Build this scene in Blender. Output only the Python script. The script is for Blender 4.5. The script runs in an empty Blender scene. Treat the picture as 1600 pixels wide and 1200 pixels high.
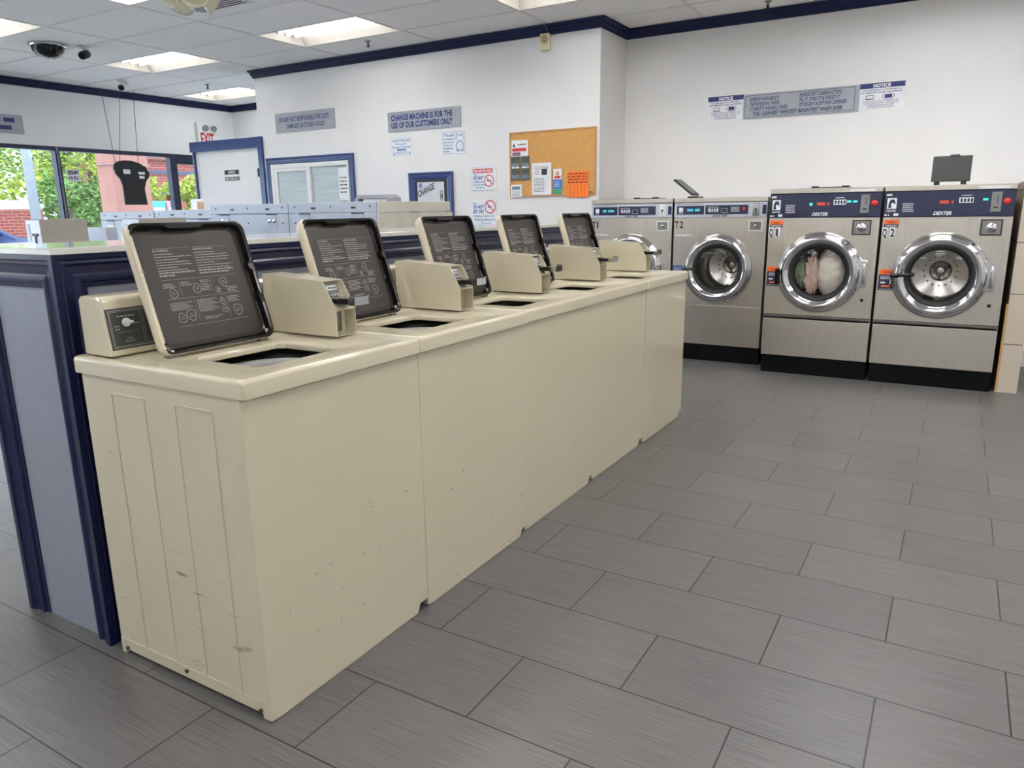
import bpy, math, random
from mathutils import Vector, Matrix
random.seed(7)
C = bpy.context.scene.collection
SC = bpy.context.scene

# ------------------------------------------------------------------ camera, world, light, exposure
FPX, YAW, PIT, ROL, CAMH = 1151.16, -0.538927, 0.231307, -0.013949, 1.2893
def basis():
    f = Vector((math.sin(YAW)*math.cos(PIT), math.cos(YAW)*math.cos(PIT), -math.sin(PIT)))
    r = f.cross(Vector((0, 0, 1))).normalized(); u = r.cross(f)
    return r*math.cos(ROL)+u*math.sin(ROL), -r*math.sin(ROL)+u*math.cos(ROL), f
RR, UU, FF = basis()
cam = bpy.data.cameras.new('camera'); co = bpy.data.objects.new('camera', cam); C.objects.link(co)
cam.sensor_fit = 'HORIZONTAL'; cam.sensor_width = 36; cam.lens = FPX/1600*36; cam.clip_start = .05; cam.clip_end = 300
m = Matrix((RR, UU, -FF)).transposed().to_4x4(); m.translation = (0, 0, CAMH); co.matrix_world = m
SC.camera = co
SC.view_settings.view_transform = 'Standard'; SC.view_settings.look = 'None'
SC.view_settings.gamma = 1; SC.view_settings.use_curve_mapping = False
SC.view_settings.exposure = 0.0
w = bpy.data.worlds.new('sky'); SC.world = w; w.use_nodes = True
bgn = w.node_tree.nodes['Background']
_tc = w.node_tree.nodes.new('ShaderNodeTexCoord'); _nz = w.node_tree.nodes.new('ShaderNodeTexNoise'); _cr = w.node_tree.nodes.new('ShaderNodeValToRGB')
_nz.inputs['Scale'].default_value = 2.5; _nz.inputs['Detail'].default_value = 4
_cr.color_ramp.elements[0].position = .4; _cr.color_ramp.elements[0].color = (.55, .76, 1, 1)
_cr.color_ramp.elements[1].position = .62; _cr.color_ramp.elements[1].color = (.95, .98, 1, 1)
w.node_tree.links.new(_tc.outputs['Generated'], _nz.inputs['Vector']); w.node_tree.links.new(_nz.outputs['Fac'], _cr.inputs['Fac'])
w.node_tree.links.new(_cr.outputs['Color'], bgn.inputs['Color']); bgn.inputs['Strength'].default_value = 4.4
sl = bpy.data.lights.new('sun', 'SUN'); so = bpy.data.objects.new('sun', sl); C.objects.link(so)
sl.energy = 3.4; sl.angle = .02; sl.color = (1, .95, .86)
so.rotation_euler = Vector((-.55, .35, -.9)).to_track_quat('-Z', 'Y').to_euler()
TUBE_FAR, TUBE, TUBE_NEAR = 13.0, 60.0, 33.0                         # brightness of the fluorescent tubes: visible lamps dimmed, unseen ones boosted for the room

def ray(px, py): return FF + RR*((px-800)/FPX) - UU*((py-600)/FPX)
O3 = Vector((0, 0, CAMH))
def pY(px, py, Y): d = ray(px, py); return O3 + d*(Y/d.y)
def pX(px, py, X): d = ray(px, py); return O3 + d*(X/d.x)
def pZ(px, py, Z): d = ray(px, py); return O3 + d*((Z-CAMH)/d.z)

# ------------------------------------------------------------------ materials
def lin(c):
    return tuple(((v/255)/12.92 if v/255 <= .04045 else ((v/255+.055)/1.055)**2.4) for v in c)+(1,)
MATS = {}
def mat(name, rgb, rough=.5, metal=0, var=.06, scale=8, bump=0, bscale=120, coat=0, emit=None, strength=0, stretch=(1, 1, 1), spec=.5, alpha=1):
    if name in MATS: return MATS[name]
    M = bpy.data.materials.new(name); M.use_nodes = True; MATS[name] = M
    nt = M.node_tree; N = nt.nodes; L = nt.links; b = N['Principled BSDF']
    tc = N.new('ShaderNodeTexCoord'); mp = N.new('ShaderNodeMapping'); mp.inputs['Scale'].default_value = stretch
    L.new(tc.outputs['Object'], mp.inputs['Vector'])
    nz = N.new('ShaderNodeTexNoise'); nz.inputs['Scale'].default_value = scale; nz.inputs['Detail'].default_value = 3
    L.new(mp.outputs[0], nz.inputs['Vector'])
    mr = N.new('ShaderNodeMapRange'); mr.inputs['From Min'].default_value = .3; mr.inputs['From Max'].default_value = .7
    mr.inputs['To Min'].default_value = 1-var; mr.inputs['To Max'].default_value = 1+var
    L.new(nz.outputs['Fac'], mr.inputs['Value'])
    hs = N.new('ShaderNodeHueSaturation'); hs.inputs['Color'].default_value = lin(rgb)
    L.new(mr.outputs[0], hs.inputs['Value']); L.new(hs.outputs[0], b.inputs['Base Color'])
    b.inputs['Roughness'].default_value = rough; b.inputs['Metallic'].default_value = metal
    b.inputs['Coat Weight'].default_value = coat; b.inputs['Coat Roughness'].default_value = .08
    b.inputs['Specular IOR Level'].default_value = spec
    if emit: b.inputs['Emission Color'].default_value = lin(emit); b.inputs['Emission Strength'].default_value = strength
    if bump:
        n2 = N.new('ShaderNodeTexNoise'); n2.inputs['Scale'].default_value = bscale; n2.inputs['Detail'].default_value = 2
        L.new(mp.outputs[0], n2.inputs['Vector'])
        bp = N.new('ShaderNodeBump'); bp.inputs['Strength'].default_value = bump; bp.inputs['Distance'].default_value = .002
        L.new(n2.outputs['Fac'], bp.inputs['Height']); L.new(bp.outputs[0], b.inputs['Normal'])
    return M
def glass_mat(name, tint=(1, 1, 1, 1), rough=.02, ior=1.45):
    M = bpy.data.materials.new(name); M.use_nodes = True; nt = M.node_tree; N = nt.nodes; L = nt.links
    N.remove(N['Principled BSDF']); o = N['Material Output']
    t = N.new('ShaderNodeBsdfTransparent'); t.inputs[0].default_value = tint
    g = N.new('ShaderNodeBsdfGlossy'); g.inputs['Roughness'].default_value = rough
    fr = N.new('ShaderNodeFresnel'); fr.inputs['IOR'].default_value = ior
    ge = N.new('ShaderNodeNewGeometry'); iv = N.new('ShaderNodeMath'); iv.operation = 'SUBTRACT'; iv.inputs[0].default_value = 1; L.new(ge.outputs['Backfacing'], iv.inputs[1])
    mf = N.new('ShaderNodeMath'); mf.operation = 'MULTIPLY'; L.new(fr.outputs[0], mf.inputs[0]); L.new(iv.outputs[0], mf.inputs[1])
    mx = N.new('ShaderNodeMixShader'); L.new(mf.outputs[0], mx.inputs[0]); L.new(t.outputs[0], mx.inputs[1]); L.new(g.outputs[0], mx.inputs[2])
    L.new(mx.outputs[0], o.inputs['Surface']); MATS[name] = M; return M
def floor_mat():
    M = bpy.data.materials.new('grey_plank_tile'); M.use_nodes = True; nt = M.node_tree; N = nt.nodes; L = nt.links; b = N['Principled BSDF']
    tc = N.new('ShaderNodeTexCoord'); mp = N.new('ShaderNodeMapping')
    mp.inputs['Location'].default_value = (-.24473+.61*40, -3.2023+.305*41, 0); L.new(tc.outputs['Object'], mp.inputs['Vector'])
    br = N.new('ShaderNodeTexBrick'); br.offset = .5; br.offset_frequency = 2; br.squash_frequency = 2; br.squash = 1
    br.inputs['Scale'].default_value = 1; br.inputs['Brick Width'].default_value = .61; br.inputs['Row Height'].default_value = .305
    br.inputs['Mortar Size'].default_value = .0024; br.inputs['Mortar Smooth'].default_value = .1; br.inputs['Bias'].default_value = 0
    br.inputs['Color1'].default_value = lin((92, 91, 91)); br.inputs['Color2'].default_value = lin((100, 98, 98)); br.inputs['Mortar'].default_value = lin((30, 26, 24))
    L.new(mp.outputs[0], br.inputs['Vector'])
    ms = N.new('ShaderNodeMapping'); ms.inputs['Scale'].default_value = (5, 260, 1); L.new(tc.outputs['Object'], ms.inputs['Vector'])
    nz = N.new('ShaderNodeTexNoise'); nz.inputs['Scale'].default_value = 1; nz.inputs['Detail'].default_value = 3; L.new(ms.outputs[0], nz.inputs['Vector'])
    mr = N.new('ShaderNodeMapRange'); mr.inputs['From Min'].default_value = .3; mr.inputs['From Max'].default_value = .72
    mr.inputs['To Min'].default_value = .74; mr.inputs['To Max'].default_value = 1.34; L.new(nz.outputs['Fac'], mr.inputs['Value'])
    hs = N.new('ShaderNodeHueSaturation'); L.new(br.outputs['Color'], hs.inputs['Color']); L.new(mr.outputs[0], hs.inputs['Value'])
    L.new(hs.outputs[0], b.inputs['Base Color'])
    r2 = N.new('ShaderNodeMapRange'); r2.inputs['To Min'].default_value = .26; r2.inputs['To Max'].default_value = .42; L.new(nz.outputs['Fac'], r2.inputs['Value'])
    L.new(r2.outputs[0], b.inputs['Roughness'])
    bp = N.new('ShaderNodeBump'); bp.inputs['Strength'].default_value = .5; bp.inputs['Distance'].default_value = .001; bp.invert = True
    ad = N.new('ShaderNodeMath'); ad.operation = 'MULTIPLY_ADD'; ad.inputs[1].default_value = -.35; L.new(nz.outputs['Fac'], ad.inputs[0]); L.new(br.outputs['Fac'], ad.inputs[2])
    L.new(ad.outputs[0], bp.inputs['Height']); L.new(bp.outputs[0], b.inputs['Normal'])
    return M
def brick_mat(name, c1, c2, mo, bw, rh, ms, sc=1):
    M = mat(name, c1, .8); nt = M.node_tree; N = nt.nodes; L = nt.links; b = N['Principled BSDF']
    br = N.new('ShaderNodeTexBrick'); br.inputs['Scale'].default_value = 1; br.inputs['Brick Width'].default_value = bw; br.inputs['Row Height'].default_value = rh
    br.inputs['Mortar Size'].default_value = ms; br.inputs['Color1'].default_value = lin(c1); br.inputs['Color2'].default_value = lin(c2); br.inputs['Mortar'].default_value = lin(mo)
    tc = N.new('ShaderNodeTexCoord'); cb = N.new('ShaderNodeCombineXYZ'); sp = N.new('ShaderNodeSeparateXYZ'); L.new(tc.outputs['Object'], sp.inputs[0])
    ad = N.new('ShaderNodeMath'); L.new(sp.outputs[0], ad.inputs[0]); L.new(sp.outputs[1], ad.inputs[1])
    L.new(ad.outputs[0], cb.inputs[0]); L.new(sp.outputs[2], cb.inputs[1]); L.new(cb.outputs[0], br.inputs['Vector'])
    L.new(br.outputs['Color'], b.inputs['Base Color']); return M
def enamel_mat():
    M = mat('cream_enamel', (207, 198, 173), .28, coat=.5, var=.015, scale=2); nt = M.node_tree; N = nt.nodes; L = nt.links; b = N['Principled BSDF']
    hs = [n for n in N if n.type == 'HUE_SAT'][0]
    tc = N.new('ShaderNodeTexCoord'); oi = N.new('ShaderNodeObjectInfo')
    def layer(rot, sc, scale, lo, hi, src, col):
        mp = N.new('ShaderNodeMapping'); mp.inputs['Rotation'].default_value = rot; mp.inputs['Scale'].default_value = sc
        va = N.new('ShaderNodeVectorMath'); L.new(tc.outputs['Object'], va.inputs[0])
        cm = N.new('ShaderNodeVectorMath'); cm.operation = 'SCALE'; cm.inputs[0].default_value = (3.1, 7.7, 5.3); L.new(oi.outputs['Location'], cm.inputs[0]); cm.inputs['Scale'].default_value = 1.7
        L.new(cm.outputs[0], va.inputs[1]); L.new(va.outputs[0], mp.inputs['Vector'])
        nz = N.new('ShaderNodeTexNoise'); nz.inputs['Scale'].default_value = scale; nz.inputs['Detail'].default_value = 2; L.new(mp.outputs[0], nz.inputs['Vector'])
        mr = N.new('ShaderNodeMapRange'); mr.inputs['From Min'].default_value = lo; mr.inputs['From Max'].default_value = hi; L.new(nz.outputs['Fac'], mr.inputs['Value'])
        sp = N.new('ShaderNodeSeparateXYZ'); L.new(tc.outputs['Object'], sp.inputs[0])
        mz = N.new('ShaderNodeMapRange'); mz.inputs['From Min'].default_value = .75; mz.inputs['From Max'].default_value = .35; mz.inputs['To Max'].default_value = .75; L.new(sp.outputs[2], mz.inputs['Value'])
        mu = N.new('ShaderNodeMath'); mu.operation = 'MULTIPLY'; L.new(mr.outputs[0], mu.inputs[0]); L.new(mz.outputs[0], mu.inputs[1])
        mx = N.new('ShaderNodeMix'); mx.data_type = 'RGBA'; L.new(mu.outputs[0], mx.inputs['Factor']); L.new(src, mx.inputs['A']); mx.inputs['B'].default_value = lin(col)
        return mx.outputs['Result']
    s = layer((.6, 0, 0), (1, 3, 22), 6, .71, .76, hs.outputs[0], (88, 78, 64))
    s = layer((-.35, 0, 0), (1, 26, 4), 5, .72, .77, s, (100, 92, 80))
    L.new(s, b.inputs['Base Color']); return M
def steel_mat():
    M = mat('brushed_steel', (206, 200, 190), .33, metal=.92, var=.04, scale=3, stretch=(22, 1, 1)); b = M.node_tree.nodes['Principled BSDF']
    N = M.node_tree.nodes; L = M.node_tree.links
    tc = N.new('ShaderNodeTexCoord'); nz = N.new('ShaderNodeTexNoise'); nz.inputs['Scale'].default_value = 3.2; nz.inputs['Detail'].default_value = 1
    L.new(tc.outputs['Object'], nz.inputs['Vector']); bp = N.new('ShaderNodeBump'); bp.inputs['Strength'].default_value = .35; bp.inputs['Distance'].default_value = .02
    L.new(nz.outputs['Fac'], bp.inputs['Height']); L.new(bp.outputs[0], b.inputs['Normal']); return M
M_floor = floor_mat()
cream = enamel_mat(); steel = steel_mat()
m_wall = mat('white_wall_paint', (230, 229, 228), .55, var=.015, scale=3, bump=.15, bscale=40)
m_ceil = mat('speckled_ceiling_tile', (244, 242, 240), .9, var=.04, scale=90, bump=.6, bscale=160)
m_grid = mat('white_grid_bar', (222, 220, 218), .5)
navy = mat('navy_gloss_paint', (13, 22, 62), .28, coat=.2, var=.05, spec=.35); navym = mat('navy_satin_paint', (20, 28, 66), .5, spec=.25)
blue = mat('blue_gloss_paint', (44, 66, 120), .3, coat=.3, var=.08)
lam = mat('grey_laminate', (138, 144, 158), .4, var=.03, scale=30, bump=.05)
laml = mat('white_laminate', (226, 226, 222), .1, var=.02, coat=.5)
brown = mat('brown_rubber_lining', (58, 52, 49), .38, var=.08, scale=5, spec=.3)
black = mat('black_plastic', (12, 11, 11), .4)
blackg = mat('black_gloss', (14, 12, 11), .15)
ink = mat('pale_print', (176, 172, 166), .6)
panelg = mat('charcoal_panel', (62, 64, 62), .4)
chrome = mat('chrome', (215, 215, 218), .09, metal=1, var=.03)
dchrome = mat('dull_metal', (150, 150, 150), .3, metal=1)
white = mat('white_plastic', (228, 228, 226), .4)
dkgrey = mat('dark_grey_rubber', (42, 42, 42), .6)
tubplastic = mat('grey_tub_plastic', (176, 176, 176), .35)
dxblue = mat('dark_blue_overlay', (26, 33, 66), .2, coat=.5)
silver = mat('silver_panel', (196, 202, 212), .35, metal=.3)
orange = mat('orange_label', (235, 104, 34), .5)
labnavy = mat('navy_label', (34, 44, 74), .5)
red = mat('red_button', (196, 34, 34), .3, emit=(200, 30, 30), strength=.15)
galv = mat('galvanised_steel', (176, 184, 196), .45, metal=.35, var=.05)
beige = mat('beige_enamel', (203, 198, 184), .4, coat=.2)
signsil = mat('silver_sign_metal', (160, 164, 172), .45, metal=.2)
signblue = mat('navy_sign_ink', (34, 46, 112), .5)
paper = mat('white_paper', (232, 234, 238), .7)
pblue = mat('light_blue_ink', (62, 120, 170), .6)
pred = mat('red_ink', (208, 62, 66), .6)
dark_ink = mat('black_ink', (34, 32, 34), .6)
cork = mat('cork', (205, 155, 92), .9, var=.14, scale=120, bump=.4)
oak = mat('oak_frame', (190, 142, 92), .5, stretch=(1, 1, 12))
orangep = mat('orange_paper', (250, 128, 44), .7)
dtile = brick_mat('beige_wall_tile', (196, 184, 168), (190, 178, 162), (120, 110, 100), .42, .345, .004)
ivory = mat('ivory_plastic', (222, 208, 172), .4)
tube_m = mat('lit_tube', (255, 255, 255), .5, emit=(250, 250, 252), strength=TUBE); tube_f = mat('dim_lit_tube', (255, 255, 255), .5, emit=(252, 252, 255), strength=TUBE_FAR); tube_n = mat('unseen_lit_tube', (255, 255, 255), .5, emit=(248, 250, 255), strength=TUBE_NEAR)  # the dim one for visible lamps, brighter ones for unseen added lamps
troff = mat('white_reflector', (222, 216, 204), .5)
alu = mat('dark_window_aluminium', (34, 40, 62), .4, metal=.2)
alug = mat('grey_window_aluminium', (120, 128, 142), .4, metal=.4)
glass = glass_mat('window_glass', (.96, .98, 1, 1)); dglass = glass_mat('door_glass', (.93, .93, .94, 1), .03, 1.5)
drumm = mat('drum_steel', (190, 186, 178), .22, metal=1)
cloth_w = mat('white_bedding', (222, 214, 200), .9, bump=.6, bscale=30)
cloth_g = mat('green_fabric', (122, 140, 112), .9, var=.3, scale=30)

# ------------------------------------------------------------------ mesh builder
ORIG = {}
TXT = {}
def glyphs(s, bold):
    k = (s, bold)
    if k not in TXT:
        cu = bpy.data.curves.new('t', 'FONT'); cu.body = s; cu.size = 1; cu.offset = bold; cu.resolution_u = 2
        ob = bpy.data.objects.new('t', cu); C.objects.link(ob); bpy.context.view_layer.update()
        me = bpy.data.meshes.new_from_object(ob)
        v = [(p.co.x, p.co.y) for p in me.vertices]; f = [tuple(p.vertices) for p in me.polygons]
        bpy.data.objects.remove(ob); bpy.data.curves.remove(cu); bpy.data.meshes.remove(me); TXT[k] = (v, f)
    return TXT[k]
class MB:
    def __init__(s): s.v = []; s.f = []; s.m = []; s.sm = []; s.c = []
    def cut(s): s.c.append((len(s.v), len(s.f))); return s    # what follows is a piece of its own
    def poly(s, pts, mi=0, smooth=False):
        n = len(s.v); s.v += [Vector(p) for p in pts]; s.f.append(tuple(range(n, n+len(pts)))); s.m.append(mi); s.sm.append(smooth)
    def box(s, x0, x1, y0, y1, z0, z1, mi=0):
        n = len(s.v); s.v += [Vector((x, y, z)) for z in (z0, z1) for y in (y0, y1) for x in (x0, x1)]
        for f in ((0, 2, 3, 1), (4, 5, 7, 6), (0, 1, 5, 4), (2, 6, 7, 3), (0, 4, 6, 2), (1, 3, 7, 5)):
            s.f.append(tuple(n+i for i in f)); s.m.append(mi); s.sm.append(False)
        return s
    def obox(s, o, r, u, n, a, b, c, mi=0):      # box at o spanning a along r, b along u, c along n
        o = Vector(o); r = Vector(r); u = Vector(u); n = Vector(n)
        s.prism([o, o+r*a, o+r*a+u*b, o+u*b], n*c, mi); return s
    def prism(s, pts, ext, mi=0):
        pts = [Vector(p) for p in pts]; ext = Vector(ext); k = len(pts); n = len(s.v)
        nn = Vector((0, 0, 0))
        for i in range(k): nn += (pts[i]-pts[0]).cross(pts[(i+1) % k]-pts[0])
        if nn.dot(ext) > 0: pts.reverse()
        s.v += pts+[p+ext for p in pts]
        s.f.append(tuple(n+i for i in range(k))); s.f.append(tuple(n+k+i for i in reversed(range(k))))
        for i in range(k):
            j = (i+1) % k; s.f.append((n+i, n+k+i, n+k+j, n+j))
        s.m += [mi]*(k+2); s.sm += [False]*(k+2); return s
    def loft(s, loops, mi=0, smooth=True, cap0=False, cap1=False, flip=False):
        n = len(s.v); k = len(loops[0])
        for l in loops: s.v += [Vector(p) for p in l]
        for a in range(len(loops)-1):
            mm = mi[a] if isinstance(mi, (list, tuple)) else mi
            for i in range(k):
                j = (i+1) % k; q = (n+a*k+i, n+a*k+j, n+(a+1)*k+j, n+(a+1)*k+i)
                s.f.append(q[::-1] if flip else q); s.m.append(mm); s.sm.append(smooth)
        m0 = mi[0] if isinstance(mi, (list, tuple)) else mi; m1 = mi[-1] if isinstance(mi, (list, tuple)) else mi
        if cap0: s.f.append(tuple(n+i for i in (range(k) if flip else reversed(range(k))))); s.m.append(m0); s.sm.append(False)
        if cap1:
            b = n+(len(loops)-1)*k; s.f.append(tuple(b+i for i in (reversed(range(k)) if flip else range(k)))); s.m.append(m1); s.sm.append(False)
        return s
    def ring(s, c, ax, prof, n=48, mi=0, cap1=False, cap0=False):   # lathe: prof = [(radius, height along ax)]
        ax = Vector(ax).normalized(); a = ax.orthogonal().normalized()
        if abs(ax.x) < .5: a = Vector((1, 0, 0)); a = (a-ax*a.dot(ax)).normalized()
        b = ax.cross(a); c = Vector(c)
        loops = [[c+ax*h+(a*math.cos(t)+b*math.sin(t))*r for t in [2*math.pi*i/n for i in range(n)]] for r, h in prof]
        return s.loft(loops, mi, True, cap0, cap1)
    def cyl(s, p0, p1, r, r1=None, n=14, mi=0):
        p0 = Vector(p0); p1 = Vector(p1); d = p1-p0
        return s.ring(p0, d, [(r, 0), (r if r1 is None else r1, d.length)], n, mi, True, True)
    def tube(s, pts, r, n=8, mi=0):
        pts = [Vector(p) for p in pts]; loops = []
        for i, p in enumerate(pts):
            d = (pts[min(i+1, len(pts)-1)]-pts[max(i-1, 0)]).normalized(); a = d.cross(Vector((0.13, .27, 1))).normalized(); b = d.cross(a)
            loops.append([p+(a*math.cos(t)+b*math.sin(t))*r for t in [2*math.pi*k/n for k in range(n)]])
        return s.loft(loops, mi, True, True, True)
    def text(s, txt, o, r, u, h, w=None, align='L', mi=0, bold=.0, lift=.0006, maxw=None):
        v, f = glyphs(txt, bold)
        if not v: return s
        r = Vector(r); u = Vector(u); nn = r.cross(u); o = Vector(o)+nn*lift
        x0 = min(p[0] for p in v); x1 = max(p[0] for p in v); y0 = 0; y1 = .72
        sy = h/(y1-y0); sx = (w/(x1-x0)) if w else sy
        if maxw and sx*(x1-x0) > maxw: sx = maxw/(x1-x0)
        wd = sx*(x1-x0); off = {'L': 0, 'C': -wd/2, 'R': -wd}[align]
        n = len(s.v); s.v += [o+r*((p[0]-x0)*sx+off)+u*(p[1]*sy) for p in v]
        for q in f: s.f.append(tuple(n+i for i in q)); s.m.append(mi); s.sm.append(False)
        return s
    def dashes(s, o, r, u, wd, h, mi=0, lift=.0006, fill=1.0, seed=None):   # a line of print too small to read
        rr = random.Random(seed if seed is not None else random.random()); r = Vector(r); u = Vector(u); nn = r.cross(u); o = Vector(o)+nn*lift; x = 0; end = wd*fill
        while x < end-h*.6:
            l = min(rr.uniform(1.2, 4.2)*h, end-x); s.poly([o+r*x, o+r*(x+l), o+r*(x+l)+u*h, o+r*x+u*h], mi); x += l+h*.7
        return s
    def rect(s, o, r, u, a, b, mi=0, lift=.0005):
        r = Vector(r); u = Vector(u); o = Vector(o)+r.cross(u)*lift; s.poly([o, o+r*a, o+r*a+u*b, o+u*b], mi); return s
    def frame(s, o, r, u, a, b, t, mi=0, lift=.0006):
        o = Vector(o); r = Vector(r); u = Vector(u)
        s.rect(o, r, u, a, t, mi, lift); s.rect(o+u*(b-t), r, u, a, t, mi, lift); s.rect(o+u*t, r, u, t, b-2*t, mi, lift); s.rect(o+u*t+r*(a-t), r, u, t, b-2*t, mi, lift); return s
    def plate_hole(s, x0, x1, z0, z1, y, cx, cz, rad, mi=0, n=64):   # sheet in an XZ plane with a round hole
        an = sorted([2*math.pi*i/n for i in range(n)]+[math.atan2(z-cz, x-cx) % (2*math.pi) for x in (x0, x1) for z in (z0, z1)])
        A = []; B = []
        for t in an:
            c, q = math.cos(t), math.sin(t); ts = []
            if c > 1e-9: ts.append((x1-cx)/c)
            if c < -1e-9: ts.append((x0-cx)/c)
            if q > 1e-9: ts.append((z1-cz)/q)
            if q < -1e-9: ts.append((z0-cz)/q)
            k = min(ts); A.append((cx+c*rad, y, cz+q*rad)); B.append((cx+c*k, y, cz+q*k))
        return s.loft([A, B], mi, False, flip=True)
    def build(s, name, mats, parent=None, bevel=0, seg=2):
        if s.c:
            cs = [c for c in s.c if c[1] < len(s.f)]+[(len(s.v), len(s.f))]; s.c = []; o = None
            if cs[0][1] > 0: cs.insert(0, (0, 0))
            for (v0, f0), (v1, f1) in zip(cs, cs[1:]):
                if f1 <= f0: continue
                q = MB(); q.v = s.v[v0:v1]; q.f = [tuple(i-v0 for i in f) for f in s.f[f0:f1]]; q.m = s.m[f0:f1]; q.sm = s.sm[f0:f1]
                o_ = q.build(name, mats, parent, bevel, seg); o = o or o_
            return o
        o0 = Vector((0, 0, 0)); root = parent
        while root is not None and root.name in ORIG and ORIG[root.name] is None: root = root.parent
        if root is not None: o0 = ORIG[root.name]
        me = bpy.data.meshes.new(name); me.from_pydata([tuple(p-o0) for p in s.v], [], s.f)
        for mm in (mats if isinstance(mats, (list, tuple)) else [mats]): me.materials.append(mm)
        me.polygons.foreach_set('material_index', s.m); me.polygons.foreach_set('use_smooth', s.sm); me.update()
        o = bpy.data.objects.new(name, me); C.objects.link(o)
        ORIG[o.name] = Vector((0, 0, 0))
        if parent is not None: o.parent = parent; ORIG[o.name] = None
        if bevel:
            b = o.modifiers.new('bevel', 'BEVEL'); b.width = bevel; b.segments = seg; b.limit_method = 'ANGLE'; b.angle_limit = .6; b.harden_normals = False
        return o
def tag(o, label, cat, group=None, kind=None):
    o['label'] = label; o['category'] = cat
    if group: o['group'] = group
    if kind: o['kind'] = kind
    return o
def thing(name, label, cat, loc=(0, 0, 0), group=None):
    o = bpy.data.objects.new(name, None); C.objects.link(o); o.location = loc; o.empty_display_size = .1; ORIG[o.name] = Vector(loc)
    return tag(o, label, cat, group)
def struct(name, mb, mats, bevel=0):
    o = mb.build(name, mats, None, bevel); o['kind'] = 'structure'; return o
def copy_tree(o, parent=None):
    c = o.copy(); C.objects.link(c)
    if parent is not None: c.parent = parent
    for ch in list(o.children): copy_tree(ch, c)
    return c
XR, YR, ZU = Vector((1, 0, 0)), Vector((0, 1, 0)), Vector((0, 0, 1))

# ------------------------------------------------------------------ room shell
ZC = 2.95; XL = -10.13; XRT = 3.3; YB = -3.2; YC = 6.53; YD = 7.13; XJ = pY(937, 200, YC).x; YF = 8.38
XCL = pY(402, 180, YC).x                                 # left end of the middle wall
struct('floor', MB().box(XL, XRT, YB, YF, -.1, 0), M_floor)
GX, GY, TX, TY = -2.165, 6.578, 1.27, .635
fix = {}
def cell(right, front):                                   # lamp cell by right edge index and front row index
    fix[(right, front)] = 1
for i in (3, 1, -1, -3, -5):                                  # right edges -2.165+... every second cell
    for j in (-2, -5, -8, -11, -14): cell(i, j)  # cells out of view hold lamps added to light the room
cell(-6, 1)
cb = MB(); gb = MB()
nx0 = int(math.floor((XL-GX)/TX)); nx1 = int(math.ceil((XRT-GX)/TX)); ny0 = int(math.floor((YB-GY)/TY)); ny1 = int(math.ceil((YF-GY)/TY))
lamps = []
for i in range(nx0, nx1):
    for j in range(ny0, ny1):
        x0, x1 = max(GX+i*TX, XL), min(GX+(i+1)*TX, XRT); y0, y1 = max(GY+j*TY, YB), min(GY+(j+1)*TY, YF)
        if x1-x0 < .01 or y1-y0 < .01: continue
        if (i, j) in fix and x1-x0 > 1.2 and y1-y0 > .6: lamps.append((x0, x1, y0, y1)); continue
        cb.box(x0, x1, y0, y1, ZC+.004, ZC+.03)
struct('ceiling', cb, m_ceil)
for i in range(nx0, nx1+1):
    x = GX+i*TX
    if XL < x < XRT: gb.box(x-.011, x+.011, YB, YF, ZC, ZC+.006)
for j in range(ny0, ny1+1):
    y = GY+j*TY
    if YB < y < YF: gb.box(XL, XRT, y-.011, y+.011, ZC-.0006, ZC+.0055)
struct('trim_1', gb, m_grid)
struct('wall_back', MB().box(XJ, XRT, YD, YD+.1, 0, ZC+.03), m_wall)
struct('wall_middle', MB().box(XCL, XJ, YC, YC+.1, 0, ZC+.03).box(XJ-.1, XJ, YC+.1, YD+.1, 0, ZC+.03), m_wall)
struct('wall_far', MB().box(XL-.1, XCL+2, YF, YF+.1, 0, ZC+.03), m_wall)
struct('wall_right', MB().box(XRT, XRT+.1, YB, YD+.1, 0, ZC+.03), m_wall)
struct('wall_front', MB().box(XL-.1, XRT+.1, YB-.1, YB, 0, ZC+.03), m_wall)
WT = pX(0, 223.5, XL).z; WB = .5
Y1 = pX(92, 260, XL).y; Y2 = pX(272, 290, XL).y; Y3 = pX(330, 300, XL).y
struct('wall_left', MB().box(XL-.1, XL, YB, YF, WT, ZC+.03).box(XL-.1, XL, YB, Y2, 0, WB).box(XL-.1, XL, Y3+.6, YF, 0, WT), m_wall)
# roof slab keeps the sun out
struct('roof', MB().box(XL-.12, XRT+.1, YB-.1, YF+.1, ZC+.25, ZC+.4), m_wall)
def crown(name, pts, inward):                             # navy crown moulding along wall tops
    mb = MB(); prof = [(0, -.085), (.012, -.085), (.016, -.07), (.03, -.05), (.036, -.03), (.05, -.018), (.056, 0), (0, 0)]
    L = []
    for (p, n) in zip(pts, inward):
        L.append([Vector((p[0], p[1], ZC-.001))+Vector((n[0], n[1], 0))*a+ZU*b for a, b in prof])
    mb.loft(L, 0, False, True, True); o = struct(name, mb, navym)
    return o
crown('trim_2', [(XCL, YC+.1), (XCL, YC), (XJ, YC), (XJ, YD), (XRT, YD)], [(-1, 0), (-1, -1), (1, -1), (1, -1), (0, -1)])
crown('trim_3', [(XL, YB), (XL, YF), (XCL+1, YF)], [(1, 0), (1, -1), (0, -1)])

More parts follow.
